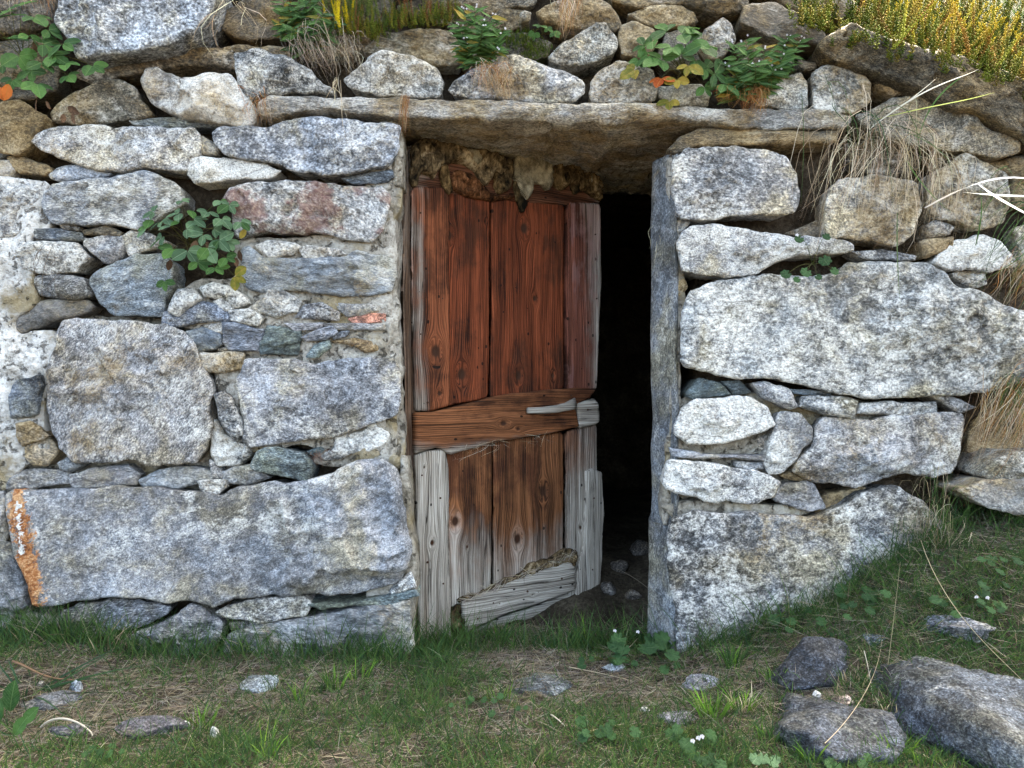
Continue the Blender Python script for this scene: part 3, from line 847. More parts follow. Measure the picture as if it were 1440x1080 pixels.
stone('w', '936,680 943,648 990,648 1050,660 1096,676 1088,702 1042,708 998,704 940,690', y=-.035, och=.25)
stone('g', '1094,685 1108,676 1143,680 1159,713 1140,719 1091,704', y=-.02)
stone('k', '1096,668 1110,662 1140,676 1135,680 1105,674', y=-.005, sp=.005)
stone('w', '938,765 945,730 975,718 1050,722 1150,728 1180,715 1222,690 1256,682 1300,705 1330,740 1330,800 1280,870 1170,930 1060,935 1000,935 958,935 945,840',
      y=-.04, depth=.35, lich=.74, och=.30, bulge=.02, edge=.02, sp=.0068)
stone('o', '1165,692 1215,686 1222,700 1180,716 1150,722 1140,712', y=.03)
stone('c', '1383,668 1398,647 1440,632 1500,640 1500,672 1400,680', y=-.10, och=.5)
stone('c', '1350,690 1385,677 1470,672 1520,690 1500,735 1430,722 1380,708', y=-.12, och=.5)
stone('k', '1365,590 1440,570 1500,580 1500,625 1440,628 1390,640 1360,640', y=.05)
stone('c', '945,312 955,300 970,312 958,326 948,330', y=.01, sp=.005)
stone('o', '950,395 962,392 966,404 952,420 944,410', y=.01, sp=.005)
# wall ends outside the frame, plus unseen courses added above to shade plants
rs = random.Random(4)
def filler(x0, x1, y0, y1, kinds, w=(110, 230), hh=(60, 120), yy=0.0, depth=.25):
    y = y0
    while y < y1 - 20:
        h = min(rs.uniform(*hh), y1 - y)
        x = x0
        while x < x1 - 20:
            ww = min(rs.uniform(*w), x1 - x)
            a = [(x + 4, y + h * .3), (x + ww * .25, y + 4 + rs.uniform(0, 8)), (x + ww * .7, y + 4 + rs.uniform(0, 8)), (x + ww - 4, y + h * .35),
                 (x + ww - 4, y + h * .75), (x + ww * .6, y + h - 4), (x + ww * .2, y + h - 4 - rs.uniform(0, 8)), (x + 4, y + h * .7)]
            stone(rs.choice(kinds), a, y=yy + rs.uniform(-.02, .02), sp=.012, depth=depth)
            x += ww
        y += h
filler(-420, -32, -130, 940, 'bgwg')
filler(1512, 1800, 240, 760, 'cgwo')
filler(-32, 760, -150, -26, 'bgkc', yy=.02)
filler(760, 1170, -90, -26, 'kogc', yy=.04)

# ---- upright slab that lines the right side of the opening, and mortar
def solid(outline_xy, z0, z1, sp, mat, seed, amp=.004, name='jamb_slab', parent=wall, label=None, color=None, props=None, rings=70, edge_amp=.004):
    """vertical prism over a plan outline, uneven along its height"""
    o2 = resample(outline_xy, sp, 0.06, 0, seed)
    n = len(o2)
    zs = np.linspace(z0, z1, rings)
    cen = o2.mean(0)
    V = []
    for z in zs:
        p = xyz(o2[:, 0] * 14, o2[:, 1] * 14, z * 14)
        k = fbm(p, 3, seed) * amp + fbm(p * 4, 2, seed + 3) * amp * .35
        k2 = vnoise(np.array([[z * 9, 3.3, seed]]), seed)[0] * edge_amp
        d = o2 - cen
        d = d / np.maximum(np.hypot(*d.T), 1e-6)[:, None]
        q = o2 + d * k[:, None] + np.array([k2, 0])
        V.append(np.column_stack([q, np.full(n, z)]))
    V = np.vstack(V)
    i = np.arange(n); j = (i + 1) % n
    Q = np.vstack([np.column_stack([r * n + i, r * n + j, (r + 1) * n + j, (r + 1) * n + i]) for r in range(rings - 1)])
    V = np.vstack([V, [[cen[0], cen[1], z0]], [[cen[0], cen[1], z1]]])
    b = n * rings
    T = np.vstack([np.column_stack([j, i, np.full(n, b)]), np.column_stack([(rings - 1) * n + i, (rings - 1) * n + j, np.full(n, b + 1)])])
    c = V.mean(0)
    o = link(name, mesh_np(name, V - c, T, mat, quads=Q), parent, c, label=label)
    if color: o.color = color
    for k, v in (props or {}).items(): o[k] = v
    return o
xf, xb = P(951, 0, -.005)[0], P(918, 0, .36)[0]
SL = dict(lich=.12, och=.05, lay=.4, dip=1.4, red=0.0, moss=0.0, gsize=1.1, gcon=.6, soft=.2)
xk = P(917, 0, .10)[0]
solid([(xf - .004, -.010), (xf + .010, .004), (xf + .075, .40), (xk + .075, .40), (xk, .115), (xk + .004, .085)], .34, 1.46, .012, M_STONE, 31, .003, color=(.74, .78, .81, 1), props=SL, label='upright blue grey slab lining the right side of the doorway')
solid([(xf - .014, -.016), (xf + .012, -.004), (xf + .055, .40), (xk + .06, .40), (xk - .008, .115), (xk - .004, .085)], -.12, .345, .012, M_STONE, 37, .004, color=(.84, .87, .89, 1), props=dict(SL, lich=.45))
# left reveal
xl = P(561, 0, .0)[0]
solid([(xl - .10, .012), (xl - .012, .004), (xl - .012, .12), (xl - .03, .75), (xl - .2, .75)], -.12, 1.54, .016, M_MORTAR, 43, .008, name='door_reveal', props=dict(white=.3), rings=90, edge_amp=.008)

def mortar(coords, y, white=.3, name='mortar', rough=.006, sp=.008, bulge=.004, depth=.1):
    COUNT[0] += 1
    seed = COUNT[0] * 7
    poly = [(P(a, b, y)[0], P(a, b, y)[2]) for a, b in parse(coords)]
    def hf(p, d, R):
        e = np.minimum(1, d / .02)
        return e * (.004 + bulge * fbm(xyz(p[:, 0] * 18, p[:, 1] * 18, 1), 4, seed) + .006 * fbm(xyz(p[:, 0] * 60, p[:, 1] * 60, 1), 2, seed + 3) * .5)
    V, T, Q, dist = piece(poly, sp, hf, depth, cut=.12, rough=rough, seed=seed, sides=(.015, .05), shrink=.97)
    W = np.column_stack([V[:, 0], y - V[:, 2], V[:, 1]])
    c = W.mean(0)
    o = link(name, mesh_np(name, W - c, T, M_MORTAR, quads=Q), wall, c)
    o['white'] = white
    return o
mortar('330,335 480,330 552,255 565,256 565,290 554,312 556,345 560,400 563,480 567,560 569,640 562,660 440,655 445,625 335,635 300,520 340,470 250,462 236,420 280,392 330,392', .010, .25, bulge=.011)
mortar('546,168 566,176 566,262 554,262 552,240 556,214', .004, .1)
mortar('562,640 573,640 582,770 586,830 575,905 566,905 570,800 560,700', .0, .15)
mortar('-30,240 30,250 70,256 60,300 72,318 44,330 40,360 48,400 52,425 22,448 28,470 80,462 84,500 66,540 60,590 72,640 30,660 10,690 -30,690', .0, .9, bulge=.010)
mortar('-30,690 14,690 14,760 40,800 44,860 10,890 -30,890', .018, .3)
mortar('85,462 90,440 250,448 300,470 330,520 330,640 350,660 300,690 100,690 20,690 30,650 70,650', .06, .1, bulge=.012)
mortar('935,225 962,195 1000,196 960,230 956,330 966,400 955,560 960,640 940,740 930,740 936,640 946,520 946,330', .012, .2)
mortar('945,560 1110,548 1330,575 1160,620 1100,700 940,700', .03, .05)
mortar('925,710 1000,700 1160,715 1100,735 960,740', .0, .15)

def core(x0, x1, z0, z1, y0, y1, seed, hole=None):
    nx, nz = int((x1 - x0) / .03) + 2, int((z1 - z0) / .03) + 2
    X, Z = np.meshgrid(np.linspace(x0, x1, nx), np.linspace(z0, z1, nz))
    p = xyz(X.ravel() * 12, Z.ravel() * 12, seed)
    Y = y0 + fbm(p, 4, seed) * .018
    V = np.stack([X.ravel(), Y, Z.ravel()], 1)
    i = (np.arange(nz - 1)[:, None] * nx + np.arange(nx - 1)[None]).ravel()
    Q = np.column_stack([i, i + 1, i + nx + 1, i + nx])
    rim = np.concatenate([np.arange(nx), np.arange(1, nz) * nx + nx - 1, (nz - 1) * nx + np.arange(nx - 2, -1, -1), np.arange(nz - 2, 0, -1) * nx])
    B = V[rim].copy(); B[:, 1] = y1
    b = len(V)
    k = np.arange(len(rim)); k2 = (k + 1) % len(rim)
    Q2 = np.column_stack([rim[k2], rim[k], b + k, b + k2])
    V = np.vstack([V, B, [[(x0 + x1) / 2, y1, (z0 + z1) / 2]]])
    T = np.column_stack([b + k2, b + k, np.full(len(k), len(V) - 1)])
    c = V.mean(0)
    return link('wall_core', mesh_np('wall_core', V - c, T, M_CORE, quads=np.vstack([Q, Q2])), wall, c)
core(-2.35, -.39, -.3, 1.56, .085, .7, 3)
core(.565, 2.3, -.3, 1.56, .085, .7, 5)
core(-2.35, .92, 1.60, 2.05, .14, .7, 7)
core(.9, 2.3, 1.50, 1.78, .10, .7, 8)

# ---- dark cellar behind the door
cel = link('cellar_room', None, label='dark earth cellar seen through the gap beside the door', cat='room')
def plane_wall(name, f, nu, nv, flip=False):
    U, Vv = np.meshgrid(np.linspace(0, 1, nu), np.linspace(0, 1, nv))
    W = f(U.ravel(), Vv.ravel())
    W = W + np.stack([fbm(W * 7, 4, 3), fbm(W * 7 + 9, 4, 4), fbm(W * 7 + 4, 4, 5)], 1) * .03
    i = (np.arange(nv - 1)[:, None] * nu + np.arange(nu - 1)[None]).ravel()
    Q = np.column_stack([i, i + 1, i + nu + 1, i + nu])
    c = W.mean(0)
    link(name, mesh_np(name, W - c, None, M_CORE, quads=Q), cel, c)
z1 = 1.62
plane_wall('back_wall', lambda u, v: np.stack([-1.2 + 2.6 * u, np.full(len(u), 2.6), -.2 + (z1 + .5) * v], 1), 60, 44)
plane_wall('side_wall', lambda u, v: np.stack([np.full(len(u), -1.1), .6 + 2.1 * u, -.2 + (z1 + .5) * v], 1), 50, 44)
plane_wall('side_wall', lambda u, v: np.stack([np.full(len(u), 1.25), .6 + 2.1 * u, -.2 + (z1 + .5) * v], 1), 50, 44)
plane_wall('cellar_ceiling', lambda u, v: np.stack([-1.2 + 2.6 * u, .62 + 2.1 * v, np.full(len(u), z1 + .02)], 1), 60, 50)
# ------------------------------------------------------------------ the door, ajar into the cellar
HB = Vector((-.330, .15, -.055))
DD = Vector((.654, .40, 0)).normalized()
DN = Vector((DD.y, -DD.x, 0))            # outward, towards the meadow
DANG = math.atan2(DD.y, DD.x)
door = link('plank_door', None, loc=HB, rot=(0, 0, DANG), cat='door',
            label='old low plank door standing ajar, reddish brown above and bleached grey below')
def duv(px, py):
    r = Vector(((px - 720) / FPX, 1.0, (540 - py) / FPX))
    t = (HB - Vector(CAM)).dot(DN) / r.dot(DN)
    q = Vector(CAM) + r * t - HB
    return (q.dot(DD), q.z)
def dpx(u, v):
    wx = HB.x + DD.x * u; wy = HB.y + DD.y * u; d = wy - CAM[1]
    return 720 + wx / d * FPX, 540 - (HB.z + v - CAM[2]) / d * FPX

def dpiece(name, coords, h, thick=.028, color=(.20, .06, .028), grey=lambda x, y: 0 * x, knots=(), along='v', sp=.006, rough=.0012, round_=.006, paint=0.0, relief=.0014, seed=None, label=None, wob=.0, cut=.05):
    COUNT[0] += 1
    seed = COUNT[0] * 7 if seed is None else seed
    poly = [duv(a, b) for a, b in parse(coords)]
    kn = [(duv(a, b), r) for a, b, r in knots]
    def warp(p):
        a, b = (p[:, 0], p[:, 1]) if along == 'v' else (p[:, 1], p[:, 0])
        g = a.copy(); km = np.zeros(len(p))
        for (ku, kv), r in kn:
            ka, kb = (ku, kv) if along == 'v' else (kv, ku)
            da, db = a - ka, (b - kb) * .55
            rho2 = da ** 2 + db ** 2
            g = g - da * np.minimum(r * r * 2.0 / np.maximum(rho2, r * r * .5), 1.6) * np.exp(-rho2 / (r * r * 18))
            km = np.maximum(km, np.clip(1.25 - np.sqrt(da ** 2 + (db * 1.35) ** 2) / r, 0, 1))
        return g, b, km
    def hf(p, d, R):
        g, b, km = warp(p)
        e = round_ * (np.sqrt(np.maximum(0, 1 - (1 - np.clip(d / (round_ * 1.6), 0, 1)) ** 2)) - 1)
        n = fbm(np.stack([g * 130, b * 3, np.full(len(g), seed * 1.0)], 1), 3, seed) * relief + fbm(np.stack([g * 30, b * 1.5, np.full(len(g), 2.0 + seed)], 1), 2, seed + 1) * relief * 1.2
        n = n + wob * fbm(xyz(p[:, 0] * 5, p[:, 1] * 5, seed), 2, seed)
        return h + e + n - km * .006
    V, T, Q, dist = piece(poly, sp, hf, thick - h, cut=cut, rough=rough, seed=seed, sides=(max(.001, -h + .006),), shrink=.995, sidejit=.0008)
    g, b, km = warp(V[:, :2])
    X, Y = dpx(V[:, 0], V[:, 1])
    W = np.column_stack([V[:, 0], -V[:, 2], V[:, 1]])
    c = W.mean(0)
    at = {'grain': ('FLOAT_VECTOR', np.column_stack([g, b, np.zeros(len(g))])), 'knot': ('FLOAT', km),
          'grey': ('FLOAT', np.clip(grey(X, Y), -.6, 1.4))}
    o = link(name, mesh_np(name, W - c, T, M_WOOD, attrs=at, quads=Q), door, c, label=label)
    j = random.Random(seed).uniform(.9, 1.12)
    o.color = (color[0] * j, color[1] * j, color[2] * j, 1)
    o['paint'] = paint
    return o
ip = np.interp
RED = (.145, .038, .015)
BRN = (.145, .060, .025)
# frame behind and the boards of the two panels
dpiece('hinge_post', '571,205 585,200 584,400 588,560 590,640 594,800 590,906 580,906 576,800 574,640 571,500 568,300', -.010, .05, (.13, .075, .045), lambda x, y: ip(y, [200, 500, 900], [.45, .35, .15]), sp=.007)
dpiece('board', '628,262 692,270 692,416 690,560 632,572 630,400', -.012, .03, RED, lambda x, y: ip(y, [260, 560], [-.35, -.30]), knots=((652, 526, .020), (634, 330, .016), (686, 310, .006)))
dpiece('board', '693.5,270 797,284 796,420 797,550 692,562 694,420', -.012, .03, RED, lambda x, y: ip(y, [260, 300, 560], [-.2, -.32, -.3]), knots=((740, 320, .018), (755, 419, .010), (732, 528, .016), (781, 528, .010)))
dpiece('board', '630,632 695,622 695,740 694,850 646,862 634,850 633,740', -.012, .03, BRN, lambda x, y: ip(y, [630, 700, 745, 800, 850], [-.3, -.02, .32, .62, .75]), knots=((643, 734, .017), (660, 770, .006)))
dpiece('board', '697,622 796,606 796,720 795,800 697,836 697,740', -.012, .03, BRN, lambda x, y: ip(y, [610, 700, 745, 795, 830], [-.3, -.02, .32, .66, .8]) + ip(x, [700, 760, 795], [0, -.05, .15]), knots=((767, 691, .019), (731, 759, .018)))
# stiles
gs = lambda x, y: ip(x, [580, 592, 599, 606, 634], [.50, .42, .2, -.08, -.25]) + ip(y, [270, 500, 578], [-.1, .0, .22])
dpiece('stile', '579,262 632,264 631,360 632,470 633,570 606,578 583,578 580,460 578,360', .006, .035, (.16, .052, .022), gs, knots=((612, 494, .021), (617, 553, .009)), label='upper left stile, red brown with a pale outer edge')
dpiece('stile', '583,640 600,634 626,630 631,660 631,760 634,850 634,898 612,902 590,908 588,800 584,700', .006, .035, (.26, .17, .10), lambda x, y: .85 + 0 * x, knots=((596, 657, .005), (607, 763, .010)), label='lower left stile bleached almost white', rough=.0025)
gr = lambda x, y: ip(x, [798, 815, 830, 845], [-.15, .05, .40, .85]) + ip(y, [285, 330, 550], [.25, 0, .05])
dpiece('stile', '798,284 845,286 846,400 842,480 840,547 822,550 797,552 796,420', .004, .035, (.14, .050, .032), gr, knots=((790, 484, .007),), paint=.8, label='upper right stile with flaking red paint and a grey edge')
dpiece('stile', '797,606 841,596 841,690 838,800 832,846 800,848 797,780 796,700', -.002, .035, (.15, .075, .045), lambda x, y: ip(y, [600, 700, 800], [.1, .55, .85]) + ip(x, [800, 840], [-.05, .4]), knots=((817, 742, .008),))
dpiece('split_plank', '823,662 832,658 846,664 848,720 846,790 840,848 806,856 812,800 820,760 822,700', .012, .025, (.25, .19, .14), lambda x, y: .95 + 0 * x, rough=.003, label='split grey plank nailed over the right edge', wob=.003)
# rails
dpiece('middle_rail', '581,580 606,579 634,573 700,556 760,549 810,545 836,547 828,560 806,570 812,600 760,612 700,620 650,634 632,640 612,629 582,638', .014, .045, (.15, .060, .025),
       lambda x, y: ip(x, [580, 600, 640, 800, 835], [.25, .10, -.1, -.25, .15]) + ip(y - (628 - (x - 580) * .13), [-30, -6, 8], [-.1, 0, .55]), along='u', knots=((705, 595, .012), (726, 603, .008)), label='brown middle rail, its lower left edge bleached')
dpiece('rail_end', '809,566 834,560 841,568 842,592 836,597 812,602', .012, .04, (.22, .16, .11), lambda x, y: .9 + 0 * x, along='u')
dpiece('top_rail', '577,205 600,196 660,212 720,224 790,232 846,246 847,284 796,288 720,282 640,272 577,266', -.006, .045, (.10, .042, .022), lambda x, y: ip(x, [580, 600, 640, 820, 845], [.6, .3, -.1, .1, .6]), along='u', relief=.002)
dpiece('bottom_rail', '647,846 700,824 760,801 798,790 806,796 807,828 760,846 700,866 652,890 648,870', .016, .03, (.24, .19, .15), lambda x, y: 1.05 + 0 * x, along='u', rough=.002, knots=((700, 847, .004), (746, 835, .005)), label='grey sloping board along the foot of the door')
dpiece('foot_board', '652,895 700,872 760,851 807,832 812,852 800,866 740,888 700,898 664,908 654,908', -.004, .03, (.22, .17, .13), lambda x, y: .92 + 0 * x, along='u', rough=.003)
# wooden pull
def bar(name, pts, half, mat, hh, parent, color, grey=1.0):
    """rounded bar lying along a path of (u, v, h)"""
    pts = np.array(pts); n = len(pts); K = 12
    V = []
    for i, p in enumerate(pts):
        t = pts[min(i + 1, n - 1)] - pts[max(i - 1, 0)]
        t /= np.linalg.norm(t)
        up = np.array([-t[1], t[0], 0]); up /= np.linalg.norm(up)
        ou = np.array([0, 0, 1.0])
        for k in range(K):
            a = 2 * math.pi * k / K
            ca, sa = math.cos(a), math.sin(a)
            s = (abs(ca) ** 4 + abs(sa) ** 4) ** -.25
            V.append(p + up * half[i] * ca * s + ou * hh[i] * sa * s)
    V = np.array(V)
    V = V + np.stack([fbm(V * 60, 2, 3), fbm(V * 60 + 5, 2, 4), fbm(V * 60 + 9, 2, 5)], 1) * .0012
    i = np.arange(K); j = (i + 1) % K
    Q = np.vstack([np.column_stack([r * K + i, r * K + j, (r + 1) * K + j, (r + 1) * K + i]) for r in range(n - 1)])
    b = len(V)
    V = np.vstack([V, pts[0], pts[-1]])
    T = np.vstack([np.column_stack([j, i, np.full(K, b)]), np.column_stack([(n - 1) * K + i, (n - 1) * K + j, np.full(K, b + 1)])])
    W = np.column_stack([V[:, 0], -V[:, 2], V[:, 1]])
    c = W.mean(0)
    at = {'grain': ('FLOAT_VECTOR', np.column_stack([V[:, 1], V[:, 0], V[:, 2]])), 'knot': ('FLOAT', np.zeros(len(V))), 'grey': ('FLOAT', np.full(len(V), grey))}
    o = link(name, mesh_np(name, W - c, T, mat, attrs=at, quads=Q), parent, c)
    o.color = color; o['paint'] = 0.0
    return o
hp = [duv(*q) for q in ((737, 577), (752, 577), (770, 575), (786, 572), (796, 569), (804, 567))]
bar('handle', [(u, v, h) for (u, v), h in zip(hp, (.022, .034, .040, .040, .036, .024))], [.010, .012, .013, .014, .018, .019], M_WOOD, [.006, .008, .008, .008, .008, .006], door, (.30, .27, .24, 1), 1.1)

# rotten stuffing and rags nailed over the top rail
def lump(name, coords, h, amp, mat, sp=.0055, seed=1, fold=(14, 9), color=(1, 1, 1, 1), depth=.05, edge=.02, rough=.005, label=None, fold_amp=.018):
    poly = [duv(a, b) for a, b in parse(coords)]
    def hf(p, d, R):
        e = edge * np.sqrt(np.maximum(0, 1 - (1 - np.clip(d / min(edge * 1.3, R), 0, 1)) ** 2))
        q = xyz(p[:, 0] * fold[0], p[:, 1] * fold[1], seed)
        wq = q + np.stack([fbm(q * 1.3, 2, seed + 1), fbm(q * 1.3 + 4, 2, seed + 2), np.zeros(len(p))], 1) * .8
        rid = 1 - np.abs(fbm(wq * 1.6, 3, seed + 3)) * 1.6
        n = fbm(q, 3, seed) * amp + np.clip(rid, -.5, 1) * fold_amp + fbm(xyz(p[:, 0] * 70, p[:, 1] * 70, seed), 2, seed + 5) * .002
        return np.maximum(h + e + n * np.clip(d / .01, 0, 1), h - .01)
    V, T, Q, dist = piece(poly, sp, hf, depth, cut=.15, rough=rough, seed=seed, sides=(max(.004, -h + .01),), shrink=.98)
    W = np.column_stack([V[:, 0], -V[:, 2], V[:, 1]])
    c = W.mean(0)
    o = link(name, mesh_np(name, W - c, T, mat, quads=Q), door, c, label=label)
    o.color = color
    return o
lump('stuffing', '576,208 592,195 620,197 650,205 690,213 716,222 724,240 718,264 708,270 701,250 692,242 685,262 677,264 668,243 650,233 630,231 618,236 609,256 601,248 591,246 586,262 578,262', .004, .010, M_JUTE, seed=5, color=(1.0, .95, .84, 1), label='matted ochre stuffing along the top of the door')
lump('stuffing', '640,240 668,246 690,270 710,276 720,268 728,280 700,284 650,276 630,262', -.004, .006, M_JUTE, seed=8, color=(.8, .45, .30, 1), edge=.008)
lump('stuffing', '776,222 800,224 824,234 840,246 846,262 846,284 830,276 822,268 812,272 800,262 790,268 778,262 774,244', .002, .014, M_JUTE, seed=12, color=(.75, .66, .5, 1), fold=(16, 7))
lump('rag', '722,222 738,213 760,214 774,226 776,262 768,270 762,262 748,258 746,272 738,284 730,276 726,262 720,250', .012, .010, M_BURLAP, seed=15, fold=(14, 8), edge=.012, fold_amp=.010, label='grey burlap rag bunched in the middle of the top rail')
lump('rag', '619,236 627,233 631,250 636,270 628,276 620,262', .012, .004, M_JUTE, seed=17, color=(.75, .62, .42, 1), edge=.006, label='torn strip of rag hanging at the upper left', fold_amp=.003)
lump('rag', '722,256 730,258 736,276 742,286 734,300 728,284', .006, .003, M_JUTE, seed=19, color=(.6, .55, .42, 1), edge=.004, fold_amp=.002)
lump('rag', '690,226 700,226 706,244 708,262 702,274 694,262 690,244', .016, .005, M_JUTE, seed=31, color=(.95, .82, .6, 1), edge=.006, fold_amp=.004)
lump('rag', '796,232 808,234 814,252 816,268 808,276 800,262', .010, .005, M_JUTE, seed=33, color=(.8, .74, .6, 1), edge=.006, fold_amp=.004)
lump('rag', '822,240 834,246 842,264 840,278 832,276 826,258', .010, .005, M_BURLAP, seed=35, edge=.006, fold_amp=.004)
lump('rag', '650,208 668,212 676,226 666,238 654,230', .018, .006, M_BURLAP, seed=37, edge=.008, fold_amp=.005)
# hay and dirt caught on the bottom rail and along the right board
lump('caught_hay', '644,846 652,838 700,820 740,800 770,782 800,770 812,780 806,796 798,792 760,803 700,826 650,848', .006, .010, M_JUTE, seed=23, color=(.8, .76, .66, 1), edge=.004, sp=.005, fold=(45, 45), rough=.010, fold_amp=.006)
lump('caught_hay', '636,860 645,846 650,870 652,894 642,894 636,880', .002, .006, M_JUTE, seed=27, color=(.6, .55, .46, 1), edge=.004, fold=(40, 40), rough=.008)

# nails and small iron pins, each its own dome
nv, nq = [], []
K = 10
for r_, h_ in ((1.0, -.4), (1.0, .15), (.75, .5), (.35, .68)):
    for k in range(K):
        a = 2 * math.pi * k / K
        nv.append((math.cos(a) * r_, -h_, math.sin(a) * r_ * .92))
for r_ in range(3):
    for k in range(K):
        nq.append((r_ * K + k, r_ * K + (k + 1) % K, (r_ + 1) * K + (k + 1) % K, (r_ + 1) * K + k))
nv.append((0, -.72, 0))
nt_ = [(3 * K + k, 3 * K + (k + 1) % K, 4 * K) for k in range(K)]
nb = NB('rusted_iron'); nvv = nb.coords(9)
M_IRON = nb.done(nb.mix(nb.noise(nvv, 3, 4), (.010, .008, .007), (.09, .035, .014)), .8, None, .3)
nail_me = mesh_np('nail', nv, nt_, M_IRON, quads=nq)
for px, py, h in ((590, 300, .010), (621, 420, .008), (590, 470, .010), (600, 566, .010), (594, 598, .016), (640, 600, .016), (690, 590, .016), (736, 598, .016), (790, 596, .016), (800, 556, .016),
                  (592, 668, .010), (618, 700, .010), (600, 790, .010), (622, 820, .010), (604, 880, .010), (838, 420, .008), (836, 330, .008), (832, 700, .016), (830, 800, .016), (690, 846, .020), (738, 830, .020), (786, 812, .020), (668, 868, .020), (824, 576, .014)):
    u, v = duv(px, py)
    s_ = random.Random(px).uniform(.0028, .0042)
    link('nail', nail_me, door, (u, -h + .002, v), scale=s_)
# ------------------------------------------------------------------ rocks on the ground
def G(px, py, lift=0.0):
    """where the sight line through (px, py) meets the ground"""
    dx, dz = (px - 720) / FPX, (540 - py) / FPX
    t = np.linspace(1.2, 3.4, 900)
    z = CAM[2] + dz * t - gz(dx * t, CAM[1] + t) - lift
    k = np.argmax(z < 0) if (z < 0).any() else len(t) - 1
    return Vector((dx * t[k], CAM[1] + t[k], CAM[2] + dz * t[k]))

def rock(name, label, loc, dims, rotz=0, tilt=(0, 0), seed=1, color=(.6, .65, .75), lich=.3, och=.1, group=None, cat='rock', res=(72, 44), rug=1.0, planes=7, moss=0.0):
    nu, nv = res
    th = np.linspace(0, 2 * math.pi, nu, endpoint=False); ph = np.linspace(-math.pi / 2, math.pi / 2, nv)[1:-1]
    Th, Ph = np.meshgrid(th, ph)
    D = np.stack([np.cos(Ph) * np.cos(Th), np.cos(Ph) * np.sin(Th), np.sin(Ph)], 2).reshape(-1, 3)
    D = np.vstack([D, [[0, 0, -1], [0, 0, 1]]])
    rng = np.random.default_rng(seed)
    r = np.full(len(D), 1.0)
    for k in range(planes):
        nn = rng.normal(0, 1, 3); nn /= np.linalg.norm(nn)
        c = D @ nn
        r = np.minimum(r, np.where(c > .05, rng.uniform(.58, .86) / np.maximum(c, .05), 9))
    r = r * (1 + fbm(D * 1.6 + seed, 4, seed) * .10 * rug + fbm(D * 6 + seed, 3, seed + 5) * .030 * rug)
    V = D * r[:, None] * np.array(dims)
    n = nu; m = nv - 2
    i = np.arange(n); j = (i + 1) % n
    Q = np.vstack([np.column_stack([a * n + i, a * n + j, (a + 1) * n + j, (a + 1) * n + i]) for a in range(m - 1)])
    T = np.vstack([np.column_stack([j, i, np.full(n, n * m)]), np.column_stack([(m - 1) * n + i, (m - 1) * n + j, np.full(n, n * m + 1)])])
    o = link(name, mesh_np(name, V, T, M_STONE, quads=Q), None, loc, label=label, cat=cat, group=group, rot=(tilt[0], tilt[1], rotz))
    o.color = tuple(color) + (1,)
    for k, v in dict(lich=lich, och=och, lay=.3, dip=.3, red=0.0, moss=moss, gsize=1.0, gcon=.95, soft=.0).items(): o[k] = v
    return o
def grock(name, label, px, py, dims, sink=.4, **kw):
    g = G(px, py)
    return rock(name, label, (g.x, g.y, g.z + dims[2] * (1 - 2 * sink) * .5), dims, **kw)
rock('boulder', 'large smooth blue grey boulder lying in the grass at the lower right corner', (1.11, -.60, -.075), (.20, .44, .17), rotz=.36, tilt=(.03, .16), seed=9, color=(.25, .285, .345), lich=.05, och=.06, planes=9, rug=1.1)
grock('rock', 'dark angular rock in the grass with a small pale chip on its top', 1145, 945, (.145, .10, .085), planes=14, sink=.5, seed=21, color=(.24, .26, .31), lich=-.6, och=.02, rotz=.2)
grock('rock', 'dark broad rock in the lower right foreground below a small tan pebble', 1165, 1035, (.165, .15, .10), planes=14, sink=.5, seed=24, color=(.23, .255, .31), lich=-.4, och=.05, rotz=-.5)
grock('rock', 'flat grey rock half buried in the grass bank above the large boulder', 1348, 885, (.11, .05, .03), seed=27, color=(.6, .62, .7), lich=.3, rotz=-.45)
grock('rock', 'small flat blue stone at the upper tip of the large boulder', 1228, 900, (.03, .03, .018), seed=29, color=(.5, .58, .66), lich=.1)
grock('flagstone', 'flat grey flagstone in the turf in front of the door', 755, 965, (.10, .085, .014), sink=.3, seed=31, color=(.50, .56, .60), lich=.05, rug=.5, cat='stone', rotz=.2)
grock('flagstone', 'blue grey flagstone at the right end of the bare threshold patch', 985, 962, (.055, .05, .02), sink=.4, seed=33, color=(.56, .58, .68), lich=.1, cat='stone')
grock('flagstone', 'small pale flat stone in the middle of the bare threshold', 862, 940, (.035, .022, .012), sink=.3, seed=35, color=(.8, .84, .84), lich=.35, cat='stone')
grock('flagstone', 'small dark flat stone at the lower edge of the bare threshold', 955, 1010, (.05, .035, .014), sink=.4, seed=37, color=(.5, .47, .5), lich=.1, cat='stone')
grock('flagstone', 'pale square flagstone in the turf at the foot of the left wall', 362, 962, (.065, .075, .016), sink=.3, seed=39, color=(.62, .67, .68), lich=.15, rug=.5, cat='stone', rotz=.1)
grock('rock', 'dark flat stone lying in dry grass at the lower left', 212, 1024, (.085, .05, .022), sink=.5, seed=41, color=(.30, .28, .31), lich=.0)
grock('rock', 'grey slab under dry stalks behind the curved white twig', 75, 985, (.07, .055, .015), sink=.5, seed=43, color=(.34, .34, .35), lich=.0)
grock('rock', 'dark half buried stone inside the loop of the curved white twig', 98, 1028, (.05, .03, .014), sink=.5, seed=45, color=(.28, .26, .28), lich=.0)
pb = 'pebbles in the turf'
grock('pebble', 'round speckled grey pebble at the lower left', 107, 972, (.018, .015, .022), sink=.2, seed=51, color=(.75, .8, .85), lich=.3, cat='pebble', group=pb, res=(24, 16))
grock('pebble', 'tiny beige pebble beside the speckled grey pebble', 57, 964, (.012, .010, .009), sink=.2, seed=53, color=(1, .9, .75), lich=.5, cat='pebble', group=pb, res=(24, 16))
